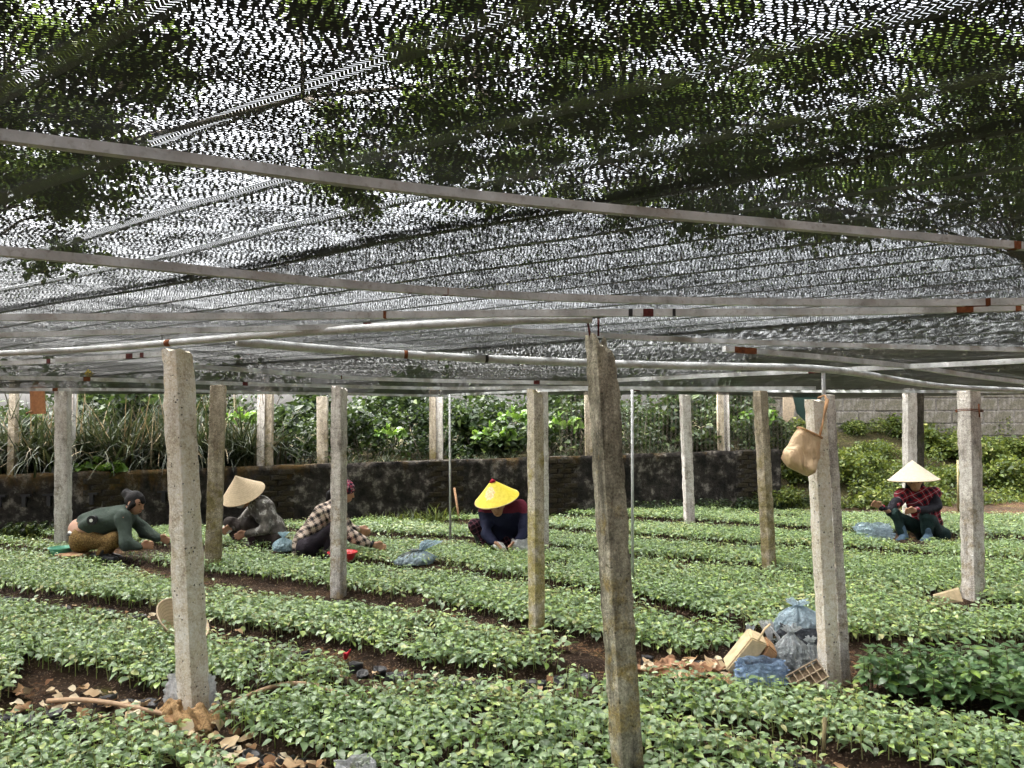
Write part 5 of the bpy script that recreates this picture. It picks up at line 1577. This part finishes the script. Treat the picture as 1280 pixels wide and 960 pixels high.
def plastic_bag(label, px, py, Y, wpx, hpx, mat, seed, knot=True, neck=.82, lean=0.0, tilt=0.0, deep=.8, inner=True, crumple=.16, group='plastic bags', zmin=0.0):
    c = at_y(px, py, Y); s_ = Y / F
    t = thing('plastic_bag', label, 'plastic bag', (c.x, Y, max(zmin, c.z)), 0, group)
    t.rotation_euler = (0, tilt, 0)
    V, Fa = bag_mesh(seed, wpx * s_, wpx * s_ * deep, hpx * s_, neck, knot, crumple, lean)
    obj('film', mesh_py('film', V, Fa, mat), t)
    if inner:
        V2, F2 = bag_mesh(seed, wpx * s_ * .8, wpx * s_ * deep * .8, hpx * s_ * .62, .95, True, .25, 0)
        obj('content', mesh_py('content', V2, F2, M['inner']), t, (0, 0, .01))
    if knot:
        zk = hpx * s_ * neck
        mb = MB(); mb.tube([(lean * neck ** 2 * hpx * s_ + math.cos(a) * .014, math.sin(a) * .014, zk) for a in np.linspace(0, 6.283, 11)], .006, 6, False); mb.build('knot', mat, t)
    return t
# beside the workers
plastic_bag('blue plastic bag at the heels of the checked shirt worker', 354, 690, 8.75, 26, 24, M['film_teal'], 3, True, .75, group='blue bags by the workers')
plastic_bag('large blue plastic bag between checked shirt worker and yellow hat', 518, 707, 8.05, 50, 30, M['film_blue'], 5, True, .62, lean=.75, deep=.6, group='blue bags by the workers')
plastic_bag('white plastic bag by the hands of the yellow hat worker', 652, 690, 8.6, 26, 16, M['film_white'], 6, False, deep=.6, group='blue bags by the workers')
plastic_bag('blue plastic bag before the red plaid worker', 1092, 677, 9.5, 44, 22, M['film_blue'], 8, False, crumple=.32, deep=.7, group='blue bags by the workers')
plastic_bag('tiny blue bag left of the leaning brown post', 943, 692, 8.6, 14, 9, M['film_blue'], 9, False, deep=.7, group='blue bags by the workers')
# rubbish pile by the sack post
plastic_bag('light blue tied bag on top at the back of rubbish pile', 998, 800, 4.85, 56, 48, M['film_blue'], 11, True, .88, inner=True, zmin=.0)
plastic_bag('dark folded bag under the light blue bag in the pile', 1003, 815, 4.75, 58, 34, M['film_dark'], 12, False, zmin=.0)
plastic_bag('big grey crumpled bag at the middle of the rubbish pile', 990, 852, 4.52, 46, 66, M['film_grey'], 13, True, .9, crumple=.3)
plastic_bag('grey creased bag leaning on the sack post', 1015, 850, 4.55, 30, 52, M['film_grey'], 14, True, .9, crumple=.34)
plastic_bag('pale bag with upright handle in the rubbish pile', 968, 845, 4.7, 34, 62, M['film_white'], 15, True, .62, lean=-.15)
plastic_bag('small grey bag at far left of the rubbish pile', 931, 838, 4.75, 20, 54, M['film_grey'], 16, True, .7, lean=.15)
plastic_bag('deep blue bag lying in front of the rubbish pile', 951, 858, 4.32, 66, 32, M['film_deep'], 17, False, crumple=.25, deep=.55)
plastic_bag('white plastic sheet bag behind the foot of front left post', 238, 896, 4.12, 62, 44, M['film_white'], 18, False, crumple=.2, deep=.35, inner=False)
plastic_bag('white plastic bag at the bottom edge beside the path', 446, 990, 3.2, 52, 36, M['film_white'], 19, False, crumple=.35, inner=False)
# handles of the pale bag
mb = MB()
Yb = 4.62
mb.tube([at_y(980, 815, Yb), at_y(972, 795, Yb), at_y(958, 778, Yb)], [.035, .03, .018], 8, flat=.25); o = mb.build('plastic_bag', M['film_white']); tag(o, 'white bag handle sticking up to the left in rubbish pile', 'plastic bag', 'plastic bags')
# cream tote
Yt = 4.42
t = thing('tote_bag', 'cream woven tote bag with tan side lying tilted on the rubbish pile', 'bag', at_y(935, 850, Yt))
def quadbox(pts, depth, name, mat, par, root):
    A = [at_y(x, y, Yt) - root for x, y in pts]; B_ = [p + Vector((.02, depth, .02)) for p in A]
    n = len(A); mb = MB(); mb.add(A + B_, [tuple(range(n)), tuple(range(2 * n - 1, n - 1, -1))] + [(k, n + k, n + (k + 1) % n, (k + 1) % n) for k in range(n)])
    me = mesh_py(name, mb.v, mb.f, mat, False)
    bm = bmesh.new(); bm.from_mesh(me); bmesh.ops.recalc_face_normals(bm, faces=bm.faces); bmesh.ops.bevel(bm, geom=bm.edges[:], offset=.008, segments=2, affect='EDGES'); bm.to_mesh(me); bm.free()
    return obj(name, me, par)
M['cream'] = mat_plain('cream_weave', (.55, .44, .27), .8, .2, 25)
M['tan'] = mat_plain('tan_weave', (.38, .22, .11), .8, .3, 25)
quadbox([(907, 838), (940, 797), (960, 806), (931, 846)], .14, 'front_panel', M['cream'], t, t.location)
quadbox([(960.5, 806), (973, 818), (966, 832), (951, 826)], .13, 'side_panel', M['tan'], t, t.location)
mb = MB(); mb.tube([at_y(948, 800, Yt) - t.location, at_y(956, 786, Yt) - t.location, at_y(963, 780, Yt) - t.location], .012, 6, flat=.4); mb.build('strap', M['cream'], t)
# seed tray
t = thing('plastic_tray', 'beige plastic tray with square cells at the foot of sack post', 'tray', at_y(1009, 846, 4.2))
M['trayc'] = mat_plain('beige_plastic', (.42, .33, .23), .5, .15, 20)
q = Matrix.Rotation(R(-28), 3, 'Y') @ Matrix.Rotation(R(55), 3, 'X')
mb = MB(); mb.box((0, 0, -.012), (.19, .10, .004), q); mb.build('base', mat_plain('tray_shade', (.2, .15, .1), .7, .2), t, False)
mb = MB()
for x in np.linspace(-.093, .093, 6): mb.box(q @ Vector((x, 0, .003)), (.004, .10, .03), q)
mb.build('divider', M['trayc'], t, False)
mb = MB()
for y in (-.051, 0.0, .051): mb.box(q @ Vector((0, y, .003)), (.194, .004, .032), q)
mb.build('rim', M['trayc'], t, False)
rod([at_z(944, 858, .02), at_y(944, 830, at_z(944, 858, .02).y)], .008, M['wood'], 'wooden_stake', 'short brown stake before the deep blue bag', 'stake')
rod([at_z(1029, 948, .02), at_y(1031, 897, at_z(1029, 948, .02).y)], .009, M['bamboo'], 'wooden_stake', 'thin tan stake standing in the lower right bed', 'stake')
rod([at_z(247, 712), at_y(247, 692, at_z(247, 712).y)], .009, M['wood'], 'wooden_stake', 'short stake near the hands of green jacket worker', 'stake')
# hanging sack
Ys = 4.28
t = thing('hanging_sack', 'tan woven sack hanging by its strap from a concrete post', 'sack', at_y(1003, 590, Ys))
ts = NT('tan_sack'); v = ts.coord()
ts.base(ts.ramp(ts.noise(v, 12, 6), [(.3, (.50, .34, .19)), (.7, (.68, .52, .33))]), .5, .4)
ts.bump(ts.noise(ts.coord(scale=(1, 1, .5)), 9, 3, .5, 2.0), .9, .03)
M['sackm'] = ts.m
topc = at_y(1012, 541, Ys) - t.location; botc = at_y(996, 589, Ys) - t.location
axv = (botc - topc); sx = Vector((.86, 0, -.42)); sy = Vector((0, 1, 0))
V = []; Fa = []; n = 40; rows = 14
def sackring(tt, k, inset=0):
    a = 2 * math.pi * k / n
    ww = (.066 + .032 * math.sin(min(1, tt * 1.25) * math.pi * .55)) * (1 if tt < .9 else 1 - (tt - .9) * 3.0)
    dd = (.045 + .02 * tt) * (1 if tt < .85 else 1 - (tt - .85) * 3.5)
    ca, sa = math.cos(a), math.sin(a)
    ex = math.copysign(abs(ca) ** .55, ca); ey = math.copysign(abs(sa) ** .6, sa)
    nz = mnoise.noise(Vector((ca * 1.5, sa * 1.5, tt * 3.5))) * .34 - .25 * abs(mnoise.noise(Vector((ca * 3, sa * 3, tt * 5 + 3)))) * .12
    return topc + axv * tt + sx * ex * (ww - inset) * (1 + nz * tt) + sy * ey * (dd - inset) * (1 + nz * tt)
for i in range(rows + 1):
    for k in range(n): V.append(sackring(i / rows, k))
for i in range(8):
    for k in range(n): V.append(sackring(i / rows, k, .004))
for i in range(rows):
    for k in range(n): Fa.append((i * n + k, i * n + (k + 1) % n, (i + 1) * n + (k + 1) % n, (i + 1) * n + k))
o2_ = (rows + 1) * n
for i in range(7):
    for k in range(n): Fa.append((o2_ + i * n + k, o2_ + (i + 1) * n + k, o2_ + (i + 1) * n + (k + 1) % n, o2_ + i * n + (k + 1) % n))
for k in range(n): Fa.append((k, o2_ + k, o2_ + (k + 1) % n, (k + 1) % n))
Fa.append(tuple(rows * n + k for k in range(n)))
obj('sack_body', mesh_py('sack_body', V, Fa, M['sackm']), t)
mb = MB(); mb.tube([sackring(.0, k, -.003) for k in range(n)] + [sackring(0, 0, -.003)], .006, 6, False); mb.build('hem', M['tan'], t)
mb = MB(); pts = [sackring(.03, 1, -.002), at_y(1028, 530, Ys - .01) - t.location, at_y(1032, 510, Ys) - t.location, at_y(1034, 500, Ys + .05) - t.location, at_y(1030, 494, Ys + .1) - t.location, at_y(1024, 497, Ys + .06) - t.location]
mb.tube(pts, .011, 8, flat=.5); mb.build('strap', M['tan'], t)
# basins
def basin(label, px, py, Y, wpx, mat, hgt=.09):
    p = at_y(px, py, Y); r_ = wpx * Y / F / 2
    t = thing('basin', label, 'basin', (p.x, Y, max(.03, p.z)), 0, None)
    prof = [(.0, .72), (.0, .74), (.35, .84), (.8, .96), (.96, 1.0), (1.0, 1.07), (.95, 1.08), (.93, 1.0), (.8, .93), (.35, .81), (.05, .70), (.05, .0001)]
    V = []; Fa = []; n = 36
    for z, r in prof:
        for k in range(n): a = 2 * math.pi * k / n; V.append((math.cos(a) * r * r_, math.sin(a) * r * r_, z * hgt))
    for i in range(len(prof) - 1):
        for k in range(n): Fa.append((i * n + k, i * n + (k + 1) % n, (i + 1) * n + (k + 1) % n, (i + 1) * n + k))
    Fa.append(tuple(range(n))[::-1])
    obj('bowl', mesh_py('bowl', V, Fa, mat), t)
    mb = MB(); mb.tube([(math.cos(a) * r_ * 1.07, math.sin(a) * r_ * 1.07, hgt) for a in np.linspace(0, 6.283, 33)], .006, 6, False); mb.build('rim', mat, t)
    return t
basin('mint green plastic basin beside the green jacket worker', 76, 695, 8.35, 26, mat_plain('green_plastic', (.10, .36, .24), .35, .1, 10, .5, 0))
basin('red plastic basin behind the grey post and checked shirt worker', 428, 701, 8.15, 34, mat_plain('red_plastic', (.50, .02, .03), .35, .1, 10, .5, 0))
t = thing('cardboard_piece', 'brown cardboard box piece under the green jacket worker', 'cardboard', at_y(92, 698, 8.25))
mb = MB(); mb.box((0, 0, .03), (.30, .2, .05), Matrix.Rotation(.15, 3, 'Z')); mb.build('box', mat_plain('cardboard', (.26, .15, .08), .9, .25), t, False)
mb = MB(); mb.box((.05, -.12, .055), (.2, .06, .008), Matrix.Rotation(.3, 3, 'X')); mb.build('flap', mat_plain('cardboard_flap', (.33, .2, .11), .9, .25), t, False)
# upturned conical hat behind the front left post
Yh = at_z(222, 800, .05).y
hc = at_y(229, 774, Yh)
t = thing('conical_hat', 'upturned conical straw hat with red-brown rim behind the front left post', 'hat', (hc.x, Yh, .0))
root = t.location.copy()
conical_hat(t, root, hc - Vector((.62, -.16, .74)).normalized() * .17, hc, .19, mat_straw('hat_outside', (.42, .27, .15)), mat_straw('hat_inside', (.70, .55, .38), .9), name='hat_cone')
t["category"] = 'hat'
# root clods at the foot of the front left post
M['husk'] = mat_plain('husk_fibre', (.34, .22, .11), .95, .55, 70, .1, 1.0)
for i, (px, py, sx_, lb) in enumerate(((222, 898, .10, 'ochre fibrous root clod left of the front left post foot'), (245, 912, .12, 'ochre fibrous root clod in front of the front left post'), (262, 908, .045, 'small yellow clod at right of the post foot'))):
    p = at_z(px, py, .0)
    me = grow('root_clod', [('e', (0, 0, sx_ * .35), (sx_, sx_ * .7, sx_ * .5)), ('e', (sx_ * .5, -.02, sx_ * .25), (sx_ * .6, sx_ * .5, sx_ * .38))], .008, M['husk'], .03, .022, 55, i)
    tag(obj('root_clod', me, None, p), lb, 'clod')
# hose
pts = [at_z(x, y, .05) for x, y in ((60, 876), (100, 884), (150, 889), (200, 890), (245, 888), (285, 874), (330, 865), (370, 863), (405, 864), (450, 872))]
fine = []
for i in range(len(pts) - 1):
    for k in range(4): fine.append(pts[i].lerp(pts[i + 1], k / 4))
for _ in range(3): fine = [fine[0]] + [(fine[i - 1] + 2 * fine[i] + fine[i + 1]) / 4 for i in range(1, len(fine) - 1)] + [fine[-1]]
fine = [p + Vector((0, 0, .04 * math.sin(i * .28))) for i, p in enumerate(fine)]
rod(fine, .0125, mat_plain('tan_hose', (.42, .28, .17), .5, .2, 20), 'hose', 'tan rubber hose lying on the lower left path', 'hose', 9)
# dry leaves
M['dryl'] = mat_leaf('dry_leaf', [(0, (.16, .08, .04)), (.35, (.34, .21, .11)), (.7, (.52, .40, .25)), (1, (.62, .55, .40))], .85, .1, .2, (.5, .35, .2))
def dry_mesh(seed):
    r_ = random.Random(seed); tv, tt, tq = leaf_template(.34, .5, .15, (.15, .35, .55, .8))
    V = [(x, y * (1 + r_.uniform(-.3, .3)), abs(z) * .8 + .12 * math.sin(x * 5 + seed) + r_.uniform(-.05, .05)) for x, y, z in tv]
    return mesh_np('dry_leaf', np.array(V), [tt, tq], M['dryl'])
DL = [dry_mesh(i) for i in range(6)]
def litter(poly, n, lo, hi, label):
    xs = [p[0] for p in poly]; ys = [p[1] for p in poly]
    c = 0; P2_ = [Vector(p) for p in poly]
    for _ in range(4000):
        if c >= n: break
        x, y = random.uniform(min(xs), max(xs)), random.uniform(min(ys), max(ys))
        if not inpoly(np.array([x]), np.array([y]), P2_)[0]: continue
        p = at_z(x, y, .03)
        if bool(in_any_bed(np.array([p.x]), np.array([p.y]))[0]) and random.random() < .6: continue
        o = obj('dry_leaf', DL[c % 6], None, (p.x, p.y, .015 + random.uniform(0, .04)))
        s_ = random.uniform(lo, hi); o.scale = (s_, s_, s_); o.rotation_euler = (random.uniform(-.5, .5), random.uniform(-.5, .5), random.uniform(0, 6.28))
        tag(o, label, 'dry leaf', label); c += 1
litter([(20, 858), (120, 862), (200, 880), (195, 900), (60, 895), (20, 880)], 60, .04, .10, 'pale dry leaf or bark scrap on the lower left path')
litter([(200, 905), (300, 905), (420, 945), (420, 965), (330, 965), (220, 925)], 60, .05, .12, 'pale dry leaf on the path at the bottom left of centre')
litter([(400, 838), (520, 845), (700, 850), (690, 872), (480, 862)], 34, .03, .07, 'small brown dry leaf on bare patch left of nearest post')
litter([(800, 828), (910, 826), (915, 850), (800, 850)], 44, .05, .11, 'curled brown bark scrap between nearest post and rubbish pile')
litter([(20, 742), (180, 765), (320, 798), (300, 812), (160, 785), (0, 755)], 40, .03, .07, 'small dry leaf on the left path near the upturned hat')
litter([(820, 905), (1000, 935), (1050, 958), (900, 935)], 24, .03, .07, 'brown dry leaf on the lowest right path')
# bark sheet and ring scraps right of the nearest post
M['peel'] = mat_plain('orange_bark', (.30, .17, .10), .85, .4, 25, .2, .6)
for i, (px, py, L, rz) in enumerate(((822, 842, .34, .1), (862, 838, .26, -.3), (886, 840, .2, .5), (835, 834, .22, .8), (850, 845, .3, -.1))):
    p = at_z(px, py, .02); mb = MB(); V = []; Fa = []
    for a in range(9):
        for b in range(6):
            u = (a / 8 - .5) * L; an = (b / 5 - .5) * 2.2
            V.append((u, math.sin(an) * .045 * (1 + .2 * math.sin(a + i)), .06 - math.cos(an) * .045 + .01 * math.sin(a * 1.7 + i)))
    for a in range(8):
        for b in range(5): Fa.append((a * 6 + b, (a + 1) * 6 + b, (a + 1) * 6 + b + 1, a * 6 + b + 1))
    me = mesh_py('bark_strip', V, Fa, M['peel']); o = obj('bark_strip', me, None, p); o.rotation_euler = (.1 * i, 0, rz)
    so = o.modifiers.new('thick', 'SOLIDIFY'); so.thickness = .006
    tag(o, 'curled orange-brown strip of bark right of the nearest post', 'bark', 'bark strips')
# cardboard sheets by the far right post
Yc = at_z(1187, 757).y
t = thing('cardboard_sheet', 'crumpled pale cardboard sheet left of the far right post foot', 'cardboard', at_z(1187, 757))
A = [(1167, 745), (1199, 736), (1204, 752), (1170, 757)]
Pz = [at_y(x, y, Yc + (0.05 if i in (1,) else 0)) - t.location for i, (x, y) in enumerate(A)]
mb = MB(); mb.add(Pz + [p + Vector((0, .012, .01)) for p in Pz], [(0, 1, 2, 3), (7, 6, 5, 4), (0, 4, 5, 1), (1, 5, 6, 2), (2, 6, 7, 3), (3, 7, 4, 0)]); mb.build('sheet', M['cream'], t, False)
# brown cardboard tag hanging from the net, upper left
Yg = 8.6
t = thing('cardboard_tag', 'rectangular brown cardboard tag hanging from the net edge at far left', 'tag', at_y(46, 486, Yg))
P4 = [at_y(x, y, Yg) - t.location for x, y in ((37, 484), (55, 483), (57, 517), (38, 518))]
mb = MB(); mb.add(P4 + [p + Vector((0, .012, 0)) for p in P4], [(0, 3, 2, 1), (4, 5, 6, 7), (0, 1, 5, 4), (1, 2, 6, 5), (2, 3, 7, 6), (3, 0, 4, 7)]); mb.build('board', mat_plain('tag_brown', (.42, .19, .085), .8, .2), t, False)
mb = MB(); mb.tube([at_y(38, 486, Yg) - t.location, at_y(46, 478, Yg) - t.location, at_y(54, 485, Yg) - t.location], .003, 5); mb.build('string', M['rust'], t)
mb = MB(); mb.tube([at_y(33, 517, Yg) - t.location, at_y(40, 514, Yg) - t.location], .012, 6); mb.build('torn_corner', M['peel'], t)
# small yellow and black tag clinging under the net
t = thing('yellow_tag', 'tiny yellow and black striped tag clinging under the net at left', 'tag', at_y(111, 467, 7.2))
M['yel'] = mat_plain('yellow_plastic', (.7, .5, .02), .5, .1)
q = Matrix.Rotation(R(40), 3, 'Y')
for i in range(3):
    mb = MB(); mb.box(q @ Vector(((i - 1) * .024, 0, 0)), (.014, .01, .055), q); mb.build('stripe', M['yel'], t, False)
mb = MB(); mb.box((0, .006, 0), (.07, .008, .05), q); mb.build('backing', M['netdark'], t, False)
# sacking scraps on the wire fence
Xw = on_wall(985, 510); Yw = WALL(Xw) + .02
t = thing('sacking_scrap', 'pale brown sacking scrap hung on the wire fence left of the hanging sack', 'sacking', at_y(985, 527, Yw))
Pq = [at_y(x, y, Yw) - t.location for x, y in ((979, 495), (990, 494), (994, 508), (992, 520), (984, 528), (979, 524))]
n = len(Pq); mb = MB(); mb.add(Pq + [p + Vector((0, .02, 0)) for p in Pq], [tuple(range(n)), tuple(range(2 * n - 1, n - 1, -1))] + [(k, n + k, n + (k + 1) % n, (k + 1) % n) for k in range(n)]); mb.build('cloth', M['sacking'], t, False)
t = thing('green_cloth', 'dark green netting scrap on the fence behind the hanging sack', 'netting', at_y(1002, 525, Yw + .05))
Pq = [at_y(x, y, Yw + .05) - t.location for x, y in ((991, 492), (1022, 492), (1020, 520), (1008, 528), (996, 516))]
n = len(Pq); mb = MB(); mb.add(Pq + [p + Vector((0, .02, 0)) for p in Pq], [tuple(range(n)), tuple(range(2 * n - 1, n - 1, -1))] + [(k, n + k, n + (k + 1) % n, (k + 1) % n) for k in range(n)]); mb.build('cloth', mat_plain('green_net', (.006, .022, .016), .8, .4, 60), t, False)
# red wilted flower-like scrap on the path
p = at_z(432, 822, .04)
me = grow('red_scrap', [((0, 0, 0), (.03, 0, .05), .012, .006), ((0, 0, .02), (-.025, .0, .045), .01, .006), ((0, 0, 0), (.0, -.02, .03), .01, .008)], .005, mat_plain('red_scrap', (.45, .015, .03), .6, .2), .01)
tag(obj('red_scrap', me, None, p), 'small bright red scrap beside the path end, left of centre', 'scrap')
